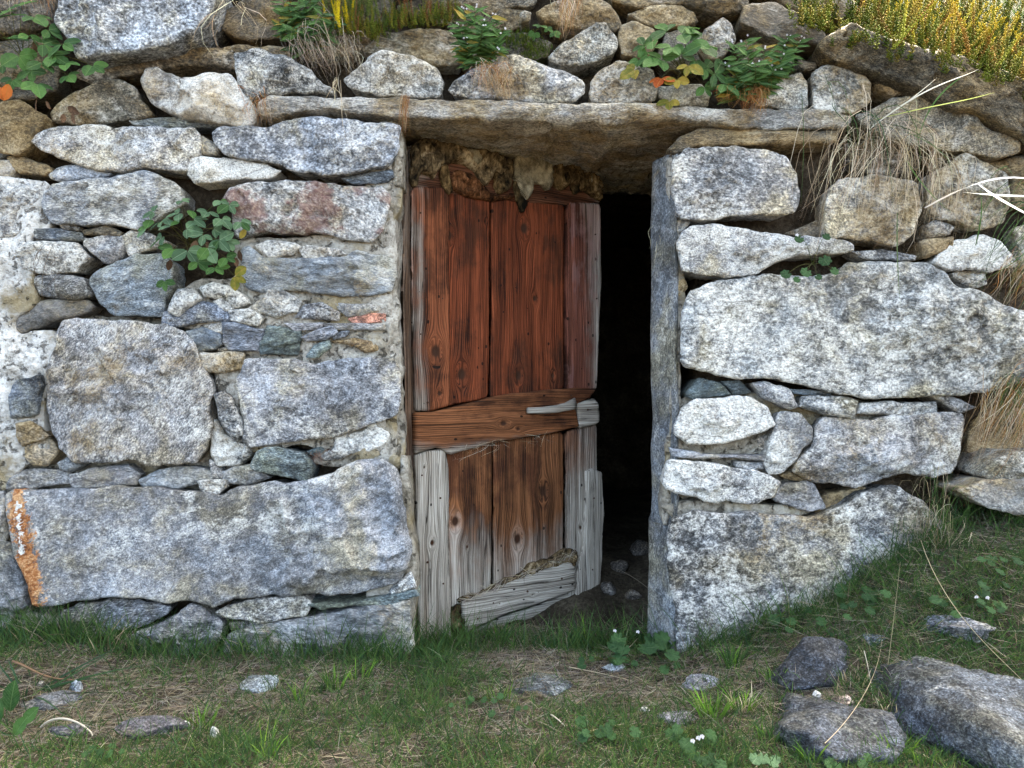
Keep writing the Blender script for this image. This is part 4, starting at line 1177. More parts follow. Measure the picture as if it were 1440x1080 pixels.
grock('pebble', 'white quartz pebble against the dark flat stone', 260, 1024, (.012, .010, .013), sink=.2, seed=55, color=(1.3, 1.35, 1.3), lich=1.3, och=-.3, cat='pebble', group=pb, res=(24, 16))
grock('pebble', 'upright white quartz sliver beside bright grass', 302, 1036, (.010, .008, .020), sink=.1, seed=57, color=(1.3, 1.33, 1.3), lich=1.3, och=-.3, cat='pebble', group=pb, res=(24, 16))
grock('pebble', 'tan flat pebble lying between the two dark rocks', 1186, 990, (.026, .02, .017), sink=.15, seed=59, color=(1.5, 1.2, 1.05), lich=.2, och=.1, cat='pebble', group=pb, res=(24, 16))
grock('pebble', 'small white pebble left of the tan flat pebble', 1148, 980, (.012, .010, .012), sink=.2, seed=61, color=(1.2, 1.2, 1.25), lich=1.1, cat='pebble', group=pb, res=(24, 16))
grock('pebble', 'small pale pebble on the bare threshold', 908, 1002, (.015, .012, .011), sink=.2, seed=63, color=(.95, .95, .92), lich=.6, cat='pebble', group=pb, res=(24, 16))
# rubble on the cellar floor
rr = random.Random(8)
for k, (px, py, s, t) in enumerate(((872, 800, .035, 'nearest the slab jamb'), (900, 775, .05, 'deepest in the dark'), (855, 830, .03, 'beside the split plank'), (890, 840, .028, 'at the front of the gap'))):
    g = G(px, py)
    rock('rubble_stone', 'dark earthy stone on the cellar floor, ' + t, (g.x, g.y, g.z + s * .2), (s * 1.3, s, s * .8), seed=70 + k, color=(.35, .31, .27), lich=.05, och=.3, rotz=k, res=(28, 18), group='rubble on the cellar floor')

# ------------------------------------------------------------------ ribbons: grass, straw, roots
GD = .74
def ribbons(paths, widths, cols, flat=None, taper=True):
    """paths (N,S,3), widths (N), cols (N,3)"""
    paths = np.asarray(paths, float); N, S, _ = paths.shape
    tan = np.gradient(paths, axis=1)
    if flat is None: flat = RNG.normal(0, 1, (N, 3)) + np.array([0, -.8, .3])
    side = np.cross(tan, flat[:, None, :])
    side /= np.maximum(np.linalg.norm(side, axis=2), 1e-9)[..., None]
    t = np.linspace(0, 1, S)
    wv = (1 - t ** 2.2 * .96) * (.55 + .45 * np.minimum(1, t * 5)) if taper else np.ones(S)
    off = side * (np.asarray(widths)[:, None] * wv[None] * .5)[..., None]
    V = np.stack([paths - off, paths + off], 2).reshape(N, S * 2, 3)
    b = (np.arange(N) * S * 2)[:, None]
    s = np.arange(S - 1)[None] * 2
    Q = np.stack([b + s, b + s + 1, b + s + 3, b + s + 2], 2).reshape(-1, 4)
    C = np.repeat(np.asarray(cols, float)[:, None, :], S * 2, 1)
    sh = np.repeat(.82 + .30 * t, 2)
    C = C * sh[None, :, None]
    C = np.concatenate([C, np.ones(C.shape[:2] + (1,))], 2)
    return V.reshape(-1, 3), Q, C.reshape(-1, 4)

def rib_obj(name, packs, parent=None, mat=None, **kw):
    V, Q, C, b = [], [], [], 0
    for v, q, c in packs:
        V.append(v); Q.append(q + b); C.append(c); b += len(v)
    V = np.vstack(V); Q = np.vstack(Q); C = np.vstack(C)
    loc = kw.pop('loc', None)
    c = np.array(loc) if loc is not None else V.mean(0)
    me = mesh_np(name, V - c, None, mat or M_BLADE, attrs={'col': ('FLOAT_COLOR', C)}, quads=Q)
    return link(name, me, parent, c if parent is None else c - np.array(parent.location), **kw)

def pal(cols, n, jit=.22):
    c = np.array(cols)[RNG.integers(0, len(cols), n)]
    return np.clip(c * RNG.uniform(1 - jit, 1 + jit, (n, 1)) * RNG.uniform(.93, 1.07, (n, 3)), 0, 1)

GREEN = [(.038, .080, .022), (.056, .112, .030), (.080, .140, .036), (.042, .090, .036)]
LIME = [(.14, .27, .030), (.19, .33, .045), (.11, .22, .03)]
STRAW = [(.46, .38, .24), (.60, .52, .37), (.34, .27, .17), (.22, .17, .11), (.44, .38, .29)]
GREYS = [(.36, .31, .25), (.22, .19, .15), (.48, .43, .36), (.14, .11, .09)]
RUST = [(.32, .13, .035), (.42, .20, .06), (.22, .085, .03), (.36, .24, .10)]

# lawn: blades standing up, and dead straw lying in the thatch
def lawn(n, xr, yr, L, wd, cols, dens, lean=.5, up=1.0, S=4, bend=.5):
    x = RNG.uniform(*xr, n * 3); y = RNG.uniform(*yr, n * 3)
    keep = RNG.random(n * 3) < np.clip(dens(x, y), 0, 1)
    x, y = x[keep][:n], y[keep][:n]
    m = len(x)
    z = gz(x, y) - .004
    a = RNG.uniform(0, 2 * math.pi, m)
    d = np.stack([np.cos(a) * lean * RNG.random(m), np.sin(a) * lean * RNG.random(m), np.full(m, up) * RNG.uniform(.6, 1.1, m)], 1)
    d /= np.linalg.norm(d, axis=1)[:, None]
    Ls = RNG.uniform(*L, m) * (RNG.random(m) ** .5 * .6 + .4)
    t = np.linspace(0, 1, S)
    bv = np.stack([np.cos(a), np.sin(a), np.full(m, -.35)], 1) * (bend * RNG.random(m))[:, None]
    pth = np.stack([x, y, z], 1)[:, None] + (d[:, None] * t[None, :, None] + bv[:, None] * (t ** 2)[None, :, None]) * Ls[:, None, None]
    zz = gz(pth[..., 0].ravel(), pth[..., 1].ravel()).reshape(pth.shape[:2]) + .003
    pth[..., 2] = np.maximum(pth[..., 2], zz)
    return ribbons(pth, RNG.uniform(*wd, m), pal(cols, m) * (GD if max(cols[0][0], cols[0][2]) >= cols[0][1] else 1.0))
def npx(x, y):
    d = y + 2.3
    return 720 + x / d * FPX, 540 + (CAM[2] - gz(x, y)) / d * FPX
def fld(x, y, s, seed): return fbm(xyz(x * s, y * s, 0), 3, seed)
def blob(px, py, cx, cy, rx, ry): return np.exp(-((px - cx) / rx) ** 2 - ((py - cy) / ry) ** 2)
def bare(x, y):
    px, py = npx(x, y)
    b = blob(px, py, 880, 965, 130, 42) + .8 * blob(px, py, 180, 1000, 150, 45) + .8 * blob(px, py, 760, 960, 70, 35) + .6 * blob(px, py, 360, 965, 60, 35) + .9 * blob(px, py, 1150, 960, 110, 60)
    b = b + 1.3 * sstep(.18, .34, y) * (np.abs(x) < .6) + .9 * blob(px, py, 1390, 735, 70, 55)
    return np.clip(b, 0, 1.2)
XR, YR = (-2.1, 2.1), (-1.15, .34)
def d_green(x, y): return np.clip(.62 + .55 * fld(x, y, 3.2, 41) + .25 * fld(x, y, 14, 43), .03, 1) * (1 - .92 * np.clip(bare(x, y), 0, 1))
def d_straw(x, y): return np.clip(.55 - .35 * fld(x, y, 3.2, 41) + .5 * bare(x, y), .15, 1)
def d_wallfoot(x, y):
    px, py = npx(x, y)
    return np.exp(-((y + .03 - .13 * (np.abs(x - .1) < .4)) / .07) ** 2) * (.25 + .75 * (fld(x, y, 5, 44) > -.15)) * (1 - .9 * np.clip(bare(x, y), 0, 1))
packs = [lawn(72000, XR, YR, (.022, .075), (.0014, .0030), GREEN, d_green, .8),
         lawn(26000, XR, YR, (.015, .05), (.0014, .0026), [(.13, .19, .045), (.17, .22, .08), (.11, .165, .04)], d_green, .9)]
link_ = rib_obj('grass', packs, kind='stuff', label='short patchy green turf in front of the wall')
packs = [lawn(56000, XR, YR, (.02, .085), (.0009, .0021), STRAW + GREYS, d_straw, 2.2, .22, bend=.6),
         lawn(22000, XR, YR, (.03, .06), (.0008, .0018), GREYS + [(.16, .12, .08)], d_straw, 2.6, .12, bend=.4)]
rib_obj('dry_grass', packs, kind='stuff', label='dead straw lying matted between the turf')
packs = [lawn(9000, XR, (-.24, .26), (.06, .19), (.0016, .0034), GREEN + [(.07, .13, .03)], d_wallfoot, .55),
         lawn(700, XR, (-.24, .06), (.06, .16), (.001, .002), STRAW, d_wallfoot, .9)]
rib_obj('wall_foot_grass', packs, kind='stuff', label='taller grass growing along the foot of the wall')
def d_bank(x, y): return sstep(.55, .85, x) * np.clip(.6 + .5 * fld(x, y, 4, 47), .1, 1) * (1 - .75 * np.clip(bare(x, y), 0, 1))
packs = [lawn(6500, (.55, 2.1), (-.5, .10), (.03, .10), (.0012, .0028), GREEN + [(.07, .12, .035)], d_bank, .9),
         lawn(3800, (.55, 2.1), (-.5, .10), (.05, .13), (.0008, .0016), STRAW + GREYS, d_bank, 1.5, .5)]
rib_obj('bank_grass', packs, kind='stuff', label='mixed green and dry grass on the bank at the right')

# bright young tufts
def tuft_at(px, py, n, L, wd, cols, lean=.3, r=.02, S=5, bend=.4, up=1.0):
    g = G(px, py)
    a = RNG.uniform(0, 2 * math.pi, n); rad = r * np.sqrt(RNG.random(n))
    x, y = g.x + np.cos(a) * rad, g.y + np.sin(a) * rad * .7
    z = gz(x, y) - .004
    a = a + RNG.normal(0, .8, n)
    d = np.stack([np.cos(a) * lean, np.sin(a) * lean, np.full(n, up)], 1) * RNG.uniform(.6, 1.2, (n, 3))
    d /= np.linalg.norm(d, axis=1)[:, None]
    t = np.linspace(0, 1, S)
    bv = np.stack([np.cos(a), np.sin(a), np.full(n, -.5)], 1) * (bend * RNG.random(n))[:, None]
    Ls = RNG.uniform(*L, n)
    pth = np.stack([x, y, z], 1)[:, None] + (d[:, None] * t[None, :, None] + bv[:, None] * (t ** 2)[None, :, None]) * Ls[:, None, None]
    return ribbons(pth, RNG.uniform(*wd, n), pal(cols, n)), g
tg = 'tufts of fresh grass in the turf'
for px, py, n, L, lb, cols in (
        (283, 1022, 30, (.03, .065), 'bright green grass tuft right of the white quartz pebble', LIME),
        (470, 970, 44, (.04, .085), 'bright grass tuft below the bottom course of the left wall', LIME + GREEN),
        (420, 985, 26, (.03, .07), 'grass tuft right of the pale square flagstone', LIME + GREEN),
        (375, 1062, 30, (.04, .08), 'bright grass tuft at the bottom edge below the square flagstone', LIME + GREEN),
        (505, 955, 30, (.03, .07), 'grass tuft between the left wall and the door foot', LIME + GREEN),
        (700, 985, 24, (.03, .06), 'grass tuft at the left edge of the flat flagstone before the door', LIME + GREEN),
        (820, 912, 70, (.05, .12), 'tall green grass tuft below the lower right corner of the door', GREEN + LIME[:1]),
        (1000, 1010, 60, (.04, .085), 'bright lime grass tuft right of the bare threshold', LIME),
        (1042, 1000, 50, (.04, .08), 'yellow green grass tuft left of the dark broad rock', LIME + STRAW[:2]),
        (1030, 940, 60, (.05, .10), 'green grass tuft against the dark angular rock', GREEN + LIME[:1]),
        (1140, 1072, 26, (.03, .07), 'grass tuft in front of the dark broad rock', LIME + GREEN),
        (1262, 1062, 26, (.04, .08), 'grass tuft between the dark broad rock and the large boulder', LIME + GREEN),
        (1095, 960, 44, (.03, .07), 'grass tuft hugging the left side of the dark angular rock', GREEN + LIME[:1]),
        (1200, 965, 40, (.03, .06), 'grass tuft between the dark angular rock and the large boulder', GREEN + STRAW[:2]),
        (1085, 1040, 40, (.03, .06), 'grass tuft hugging the left side of the dark broad rock', GREEN + LIME[:1]),
        (1255, 1000, 44, (.03, .06), 'grass tuft hugging the left side of the large boulder', GREEN + STRAW[:2]),
        (1300, 1075, 44, (.03, .06), 'grass tuft at the bottom edge against the large boulder', GREEN + LIME[:1]),
        (90, 905, 34, (.07, .16), 'tall thin grass below the orange rust run', GREEN),
        (140, 915, 40, (.06, .13), 'tall thin grass left of the rounded blue stone at the wall foot', GREEN + STRAW[:1]),
        (955, 895, 40, (.06, .14), 'thin tall grass at the foot of the slab jamb', GREEN + STRAW[:1]),
        (700, 900, 44, (.03, .075), 'grass tuft along the foot board of the door', GREEN + LIME[:1]),
        (600, 925, 44, (.03, .07), 'grass tuft below the bleached left stile', GREEN)):
    pk, g = tuft_at(px, py, n, L, (.0018, .0042), cols, r=.028)
    rib_obj('grass_tuft', [pk], label=lb, cat='grass tuft', group=tg, loc=tuple(g))

# strands that hang from joints in the wall; each bunch is a thing
def bunch(name, label, roots, tips, n, y0, y1, wd, cols, sag=.25, jr=6, jt=14, S=7, cat='dry grass', wave=.012, group=None, taper=True):
    """roots / tips: polylines in photo pixels; strands run from a random root point to the matching tip point"""
    roots, tips = np.array(roots, float), np.array(tips, float)
    u = RNG.random(n)
    k = np.linspace(0, 1, len(roots)); k2 = np.linspace(0, 1, len(tips))
    u2 = np.clip(u + RNG.normal(0, .24, n), 0, 1)
    R = np.stack([np.interp(u, k, roots[:, 0]), np.interp(u, k, roots[:, 1])], 1) + RNG.normal(0, jr * .5, (n, 2))
    Tt = np.stack([np.interp(u2, k2, tips[:, 0]), np.interp(u2, k2, tips[:, 1])], 1) + RNG.normal(0, jt * .6, (n, 2))
    ya = y0 + RNG.uniform(-.015, .015, n); yb = y1 + RNG.normal(0, .02, n)
    A = np.array([P(p[0], p[1], yy) for p, yy in zip(R, ya)]); B = np.array([P(p[0], p[1], yy) for p, yy in zip(Tt, yb)])
    t = np.linspace(0, 1, S)
    L = np.linalg.norm(B - A, axis=1)
    pth = A[:, None] * (1 - t)[None, :, None] + B[:, None] * t[None, :, None]
    arc = np.sin(np.pi * t) ** .8
    pth[..., 2] += arc[None] * (L * sag * RNG.uniform(-.1, 1.8, n))[:, None]
    pth[..., 1] -= arc[None] * (L * RNG.uniform(.02, .40, n))[:, None]
    sh_ = RNG.uniform(.55, 1.12, n)[:, None, None]
    pth = pth[:, :1] + (pth - pth[:, :1]) * sh_
    pth[..., 0] += arc[None] * RNG.normal(0, wave, n)[:, None] + np.sin(2 * np.pi * t)[None] * RNG.normal(0, wave * .6, n)[:, None]
    return rib_obj(name, [ribbons(pth, RNG.uniform(*wd, n), pal(cols, n), taper=taper)], label=label, cat=cat, group=group, loc=tuple(A.mean(0)))
PALE = [(.72, .64, .48), (.58, .48, .34), (.44, .34, .22), (.30, .22, .13)]
bunch('dry_grass_bunch', 'big bunch of straw hanging over the stones below the slanting slab', [(1180, 205), (1225, 195), (1270, 200)], [(1140, 300), (1150, 340), (1215, 330), (1275, 345), (1300, 300)], 170, .03, -.07, (.0010, .0024), PALE, .30, jr=26, jt=34, wave=.026)
bunch('dry_grass_bunch', 'wispy straw trailing over the pale block at the right edge', [(1290, 215), (1340, 225)], [(1300, 330), (1330, 360), (1350, 320)], 46, .02, -.06, (.001, .002), PALE, .2, jr=10, jt=24)
bunch('dry_grass_bunch', 'grey tangled straw under the yellow flowers above the lintel', [(410, 60), (445, 50), (500, 66)], [(415, 95), (455, 108), (480, 112), (510, 100)], 190, .05, -.045, (.0010, .0020), GREYS + PALE, .25, jr=14, jt=16, wave=.02)
bunch('hanging_root', 'long pale roots hanging over the lintel at the left', [(472, 108), (480, 112)], [(455, 165), (478, 150), (492, 200), (520, 240)], 9, -.04, -.075, (.0011, .0018), PALE, .0, jr=4, jt=8, cat='root', wave=.008)
bunch('dry_grass_bunch', 'small brown root tuft at the left end of the lintel', [(352, 140), (384, 138)], [(355, 176), (372, 182), (382, 174)], 60, .01, -.04, (.001, .0018), RUST + GREYS, .2, jr=6, jt=8)
bunch('hanging_root', 'thin pale stems dangling left of the lintel end', [(300, 30), (330, -5), (345, 5)], [(258, 65), (292, 100), (345, 68), (375, 60)], 12, -.02, -.08, (.0012, .0022), PALE, .05, jr=6, jt=10, cat='root', wave=.03)
bunch('dry_moss', 'orange brown dry moss spilling over the stone above the door', [(672, 96), (715, 92)], [(668, 130), (700, 142), (722, 136)], 190, -.03, -.06, (.0007, .0014), RUST + PALE, .2, jr=8, jt=12, cat='moss')
bunch('dry_moss', 'rust coloured dry moss tuft at the right end of the lintel', [(1046, 128), (1072, 122)], [(1044, 158), (1062, 166), (1076, 156)], 170, -.03, -.06, (.0008, .0015), RUST, .2, jr=6, jt=8, cat='moss')
bunch('dry_moss', 'rust coloured moss among the yellowing leaves', [(1010, 128), (1040, 125)], [(1012, 146), (1030, 150)], 80, -.03, -.06, (.0008, .0015), RUST, .2, jr=5, jt=6, cat='moss')
bunch('dry_grass_bunch', 'tan dry tuft hanging at the top centre of the photo', [(788, -10), (812, -10)], [(782, 50), (795, 58), (812, 48)], 90, .0, -.03, (.0009, .0017), RUST + PALE, .1, jr=5, jt=8)
bunch('dry_moss', 'string of brown moss hanging across the lintel edge', [(566, 134), (574, 134)], [(565, 190), (571, 196)], 60, -.055, -.06, (.0008, .0014), RUST + PALE[2:], .0, jr=3, jt=9, cat='moss', wave=.004)
bunch('dry_grass_bunch', 'brown dry bunch hanging at the right end of the lower boulder', [(1375, 552), (1440, 548), (1470, 556)], [(1352, 650), (1380, 672), (1430, 640)], 230, .0, -.12, (.0009, .0018), RUST + PALE, .3, jr=12, jt=26)
bunch('grass_bunch', 'green grass hanging over the edge below the right boulder', [(1400, 545), (1470, 545)], [(1390, 600), (1440, 625), (1470, 600)], 110, .0, -.12, (.0012, .0024), GREEN + LIME[2:], .3, jr=12, jt=24, cat='grass')
bunch('grass_bunch', 'long green blades drooping in front of the right boulder', [(1440, 300), (1490, 330)], [(1340, 360), (1385, 430), (1440, 440)], 46, -.10, -.22, (.0016, .0036), GREEN + [(.10, .16, .04)], .25, jr=24, jt=26, cat='grass')
bunch('dry_grass_bunch', 'dry and rusty grass behind the drooping green blades', [(1420, 370), (1480, 380)], [(1380, 420), (1440, 450)], 80, -.05, -.14, (.0009, .0017), RUST + PALE, .25, jr=20, jt=20)
bunch('grass_bunch', 'few thin green blades hanging across the straw bunch', [(1150, 130), (1210, 170), (1260, 180)], [(1165, 200), (1240, 290), (1262, 300), (1340, 270)], 14, -.04, -.12, (.0014, .0030), GREEN, .25, jr=10, jt=20, cat='grass')
bunch('dry_grass_bunch', 'dry strands behind the strawberry plant at the top left', [(10, -8), (80, -10)], [(20, 30), (60, 28), (82, 20)], 60, .0, -.03, (.0009, .0017), RUST + PALE, .3, jr=8, jt=12)
bunch('grass_bunch', 'fine tussock of fescue on the bank below the brown dry bunch', [(1290, 790), (1340, 800)], [(1262, 760), (1295, 690), (1340, 720), (1392, 775)], 150, -.05, -.16, (.0009, .0018), STRAW + GREEN, .5, jr=14, jt=24, cat='grass')
bunch('hanging_root', 'pale wire thin root sticking out from the slab jamb', [(921, 315), (921, 335)], [(914, 352), (918, 385)], 3, .1, .02, (.0012, .0016), PALE, .0, jr=2, jt=4, cat='root', wave=.01)
bunch('dry_moss', 'brown rootlets caught in the joint beside the green slate', [(436, 638), (462, 630)], [(440, 656), (456, 662)], 34, .02, -.02, (.001, .0018), [(.14, .08, .06), (.24, .15, .11)], .1, jr=4, jt=5, cat='moss')
bunch('hanging_root', 'fine dark rootlets creeping over the small stones at the left edge', [(50, 345), (70, 340), (95, 380)], [(40, 440), (60, 430), (97, 440)], 14, -.025, -.03, (.0009, .0013), [(.10, .07, .05)], .0, jr=6, jt=8, cat='root', wave=.012)
bunch('dry_grass_bunch', 'cobwebby hay strands under the middle rail of the door', [(640, 628), (700, 622), (770, 612)], [(642, 640), (700, 632), (780, 624)], 40, .18, .20, (.0006, .001), PALE + GREYS, .0, jr=6, jt=9)

CL = {}
gh = [duv(*q) for q in ((645, 843), (700, 820), (760, 796), (804, 776))]
hp_ = []
for _ in range(150):
    k = RNG.random() * 2.999; i = int(k); f_ = k - i
    u_, v_ = gh[i][0] + (gh[i + 1][0] - gh[i][0]) * f_, gh[i][1] + (gh[i + 1][1] - gh[i][1]) * f_
    a = RNG.normal(.35, .6); L_ = RNG.uniform(.02, .07); h0 = RNG.uniform(.010, .026)
    c_ = np.array([u_ + RNG.normal(0, .01), -h0, v_ + RNG.normal(0, .006)])
    dv = np.array([math.cos(a), RNG.normal(0, .15), math.sin(a)]) * L_ * .5
    q_ = np.array([c_ - dv, c_ - dv * .3 + np.array([0, -.003, .002]), c_ + dv * .4, c_ + dv])
    hp_.append(q_)
hv, hq, hc = ribbons(np.array(hp_), RNG.uniform(.0009, .0018, 150), pal(STRAW + GREYS, 150), flat=np.tile([[0, -1, .3]], (150, 1)) + RNG.normal(0, .4, (150, 3)))
link('hay_strands', mesh_np('hay_strands', hv, None, M_BLADE, attrs={'col': ('FLOAT_COLOR', hc)}, quads=hq), door)
def blade_thing(name, label, pts, y, wd, col, cat='grass', group=None, S=14):
    p = np.array([P(a, b, yy) for (a, b), yy in zip(pts, y)])
    k = np.linspace(0, 1, len(p)); t = np.linspace(0, 1, S)
    if len(p) > 2:   # smooth through the points
        c = [np.polyfit(k, p[:, i], min(len(p) - 1, 3)) for i in range(3)]
        pth = np.stack([np.polyval(c[i], t) for i in range(3)], 1)
    else:
        pth = np.stack([np.interp(t, k, p[:, i]) for i in range(3)], 1)
    if group not in CL:
        CL[group] = link('grass_clump', None, None, tuple(p[0]), label=group, cat='grass')
    return rib_obj(name, [ribbons(pth[None], [wd], [col], flat=np.array([[.25, -1, .45]]))], CL[group], loc=tuple(p[0]))
bg_ = 'clump of long pale sunlit blades fanning out at the upper right'
W1 = (.74, .70, .58)
blade_thing('grass_blade', 'long cream blade reaching up right across the roof slab', [(1222, 182), (1290, 135), (1340, 112), (1377, 97)], (-.05, -.16, -.22, -.26), .0055, W1, group=bg_)
blade_thing('grass_blade', 'yellow green blade reaching right below the cream blade', [(1232, 168), (1300, 152), (1350, 142), (1398, 130)], (-.05, -.16, -.22, -.26), .0060, (.55, .60, .16), group=bg_)
blade_thing('grass_blade', 'short cream blade pointing up left of the long cream blade', [(1240, 168), (1280, 140), (1318, 109)], (-.06, -.14, -.2), .0042, W1, group=bg_)
blade_thing('grass_blade', 'white blade running from the pale block to the right edge', [(1300, 292), (1360, 266), (1404, 247), (1450, 254), (1490, 262)], (-.12, -.28, -.34, -.36, -.38), .0080, (.82, .78, .74), group=bg_)
blade_thing('grass_blade', 'broad white blade lying level at the right edge', [(1352, 270), (1400, 274), (1450, 276), (1490, 276)], (-.24, -.32, -.36, -.38), .0095, (.82, .80, .72), group=bg_)
blade_thing('grass_blade', 'broad white blade slanting down to the right edge', [(1376, 259), (1410, 282), (1450, 304), (1490, 326)], (-.26, -.32, -.36, -.38), .0120, (.84, .82, .74), group=bg_)
gb = 'sparse green blades hanging before the right wall'
blade_thing('grass_blade', 'green blade hanging down before the large white boulder', [(1262, 300), (1262, 360), (1266, 430)], (-.09, -.12, -.13), .0045, (.10, .14, .06), group=gb)
blade_thing('grass_blade', 'green blade standing right of the white crossing blades', [(1372, 345), (1380, 300), (1378, 268)], (-.18, -.2, -.2), .0055, (.07, .14, .04), group=gb)
blade_thing('grass_blade', 'green blade crossing the straw from upper right', [(1350, 110), (1310, 150), (1290, 205)], (-.1, -.13, -.12), .0045, (.08, .16, .04), group=gb)
blade_thing('grass_blade', 'green blade arching over the top of the pale right block', [(1275, 225), (1300, 262), (1338, 300)], (-.09, -.13, -.14), .0045, (.09, .17, .04), group=gb)
blade_thing('grass_blade', 'thin green stem hanging left of the straw bunch', [(1127, 130), (1130, 200), (1126, 290)], (-.05, -.07, -.07), .0024, (.06, .10, .03), group=gb)
blade_thing('grass_blade', 'thin green stem beside the block right of the lintel end', [(1158, 100), (1172, 140), (1178, 172)], (-.05, -.07, -.07), .0024, (.06, .10, .03), group=gb)
sg = 'long dry stalks in the turf'
def stalk(label, pts, wd, col, lift, name='dry_stalk', cat='stalk', K=6):
    p = [G(a, b, l) for (a, b), l in zip(pts, lift)]
    k = np.linspace(0, 1, len(p)); t = np.linspace(0, 1, 16)
    A = np.array([tuple(q) for q in p])
    c = [np.polyfit(k, A[:, i], min(len(p) - 1, 3)) for i in range(3)]
    q = np.stack([np.polyval(c[i], t) for i in range(3)], 1)
    V, Q, C = tube_pack([q], [wd * .5], [col], K)
    rib_obj(name, [(V, Q, C)], label=label, cat=cat, group=sg if name == 'dry_stalk' else None, loc=tuple(A[0]))
def tube_pack(paths, radii, cols, K=6, end=.5):
    V, Q, C, b = [], [], [], 0
    for q, r, c in zip(paths, radii, cols):
        q = np.asarray(q, float); S = len(q)
        tn = np.gradient(q, axis=0); tn /= np.maximum(np.linalg.norm(tn, axis=1), 1e-9)[:, None]
        ref = np.array([.3, .2, .93]) if abs(tn[S // 2][2]) < .9 else np.array([1, .2, 0])
        s = np.cross(tn, ref); s /= np.maximum(np.linalg.norm(s, axis=1), 1e-9)[:, None]
        u = np.cross(s, tn)
        a = np.arange(K) / K * 2 * math.pi
        rr_ = r * (1 - (1 - end) * np.linspace(0, 1, S))
        ring = q[:, None] + (s[:, None] * np.cos(a)[None, :, None] + u[:, None] * np.sin(a)[None, :, None]) * rr_[:, None, None]
        V.append(ring.reshape(-1, 3))
        i = np.arange(K); j = (i + 1) % K
        for g in range(S - 1):
            Q.append(np.column_stack([b + g * K + i, b + g * K + j, b + (g + 1) * K + j, b + (g + 1) * K + i]))
        C.append(np.repeat(np.array([tuple(c) + (1,)]), S * K, 0)); b += S * K
    return np.vstack(V), np.vstack(Q), np.vstack(C)
stalk('curved white twig lying in the dry grass at the lower left', [(58, 1022), (80, 1012), (105, 1012), (122, 1026), (130, 1034)], .006, (.62, .56, .47), (.01, .03, .03, .02, .005), name='twig', cat='twig')
stalk('brown twig lying at the lower left below the wall', [(18, 930), (45, 942), (70, 952), (118, 957)], .007, (.24, .15, .09), (.03, .03, .025, .015), name='twig', cat='twig')
stalk('long dry stalk leaning over the bank towards the large boulder', [(1295, 760), (1340, 850), (1400, 920), (1450, 970)], .0019, (.50, .42, .28), (.05, .10, .06, .03))
stalk('long dry stalk crossing the dark broad rock', [(1160, 1045), (1200, 1000), (1228, 950), (1240, 900)], .0017, (.48, .40, .28), (.10, .10, .06, .03))
stalk('thin dry stalk standing before the bank grass', [(1248, 940), (1258, 860), (1266, 790)], .0016, (.34, .30, .18), (.02, .12, .20))
stalk('pale stalk left of the large boulder', [(1215, 915), (1222, 945), (1228, 985)], .0026, (.50, .45, .36), (.05, .03, .01))
stalk('pale stalk on the bare threshold', [(830, 1028), (855, 1022), (878, 1018)], .003, (.56, .48, .34), (.012, .012, .012))
stalk('long straw lying across the threshold', [(800, 938), (850, 948), (890, 958)], .0026, (.56, .48, .34), (.012, .014, .01))
stalk('white forked stalk below the flat flagstone', [(775, 1005), (785, 1012), (795, 1022)], .004, (.60, .55, .46), (.02, .02, .008))
stalk('dry stalk rising in the dark gap behind the door', [(920, 835), (895, 815), (868, 800)], .0022, (.30, .26, .2), (.03, .06, .08))
# ------------------------------------------------------------------ leafy plants
LEAF = {}
def leaf_mesh(shape, mat):
    key = (shape, mat.name)
    if key in LEAF: return LEAF[key]
    V, Q, T = [], [], []
    if shape == 'mallow':
        n = 28; rings = 3
        V.append((0, .35, -.06))
        for r in range(1, rings + 1):
            for k in range(n):
                a = 2 * math.pi * k / n + math.pi / 2
                lob = .5 * (1 + .09 * math.cos(7 * (a - math.pi / 2)) + .03 * math.cos(21 * a)) * r / rings
                cut = 1 - .55 * math.exp(-((abs(a - math.pi / 2 - math.pi)) / .22) ** 2)
                x = math.cos(a) * lob * cut; y = .35 + math.sin(a) * lob * cut
                V.append((x, y, .10 * (r / rings) ** 2 * math.cos(7 * (a - math.pi / 2)) * .4 - .10 + .12 * r / rings - .10 * (r / rings) ** 3))
        for k in range(n):
            T.append((0, 1 + k, 1 + (k + 1) % n))
            for r in range(rings - 1):
                b = 1 + r * n
                Q.append((b + k, b + n + k, b + n + (k + 1) % n, b + (k + 1) % n))
    else:
        prof = {'ovate': (.68, lambda t: math.sin(math.pi * t ** 1.05) ** .70), 'lance': (.30, lambda t: math.sin(math.pi * t ** .70) ** .9),
                'round': (.86, lambda t: math.sin(math.pi * t ** .90) ** .55), 'petal': (.8, lambda t: math.sin(math.pi * (t * .8) ** 1.1) ** .6)}[shape]
        nl, nw = 8, 6
        for i in range(nl + 1):
            t = i / nl
            w_ = prof[0] * .5 * prof[1](min(max(t, .001), .999)) if 0 < t < 1 else .004
            ser = 1 + (.05 if i % 2 else -.03) * (shape in ('ovate', 'round'))
            for j in range(nw + 1):
                s = j / nw * 2 - 1
                x = s * w_ * ser
                V.append((x, t, .22 * abs(x) - .12 * t * t + .02 * math.sin(9 * t) * abs(s)))
        for i in range(nl):
            for j in range(nw):
                a = i * (nw + 1) + j
                Q.append((a, a + 1, a + nw + 2, a + nw + 1))
    LEAF[key] = mesh_np('leaf', V, T, mat, quads=Q)
    return LEAF[key]

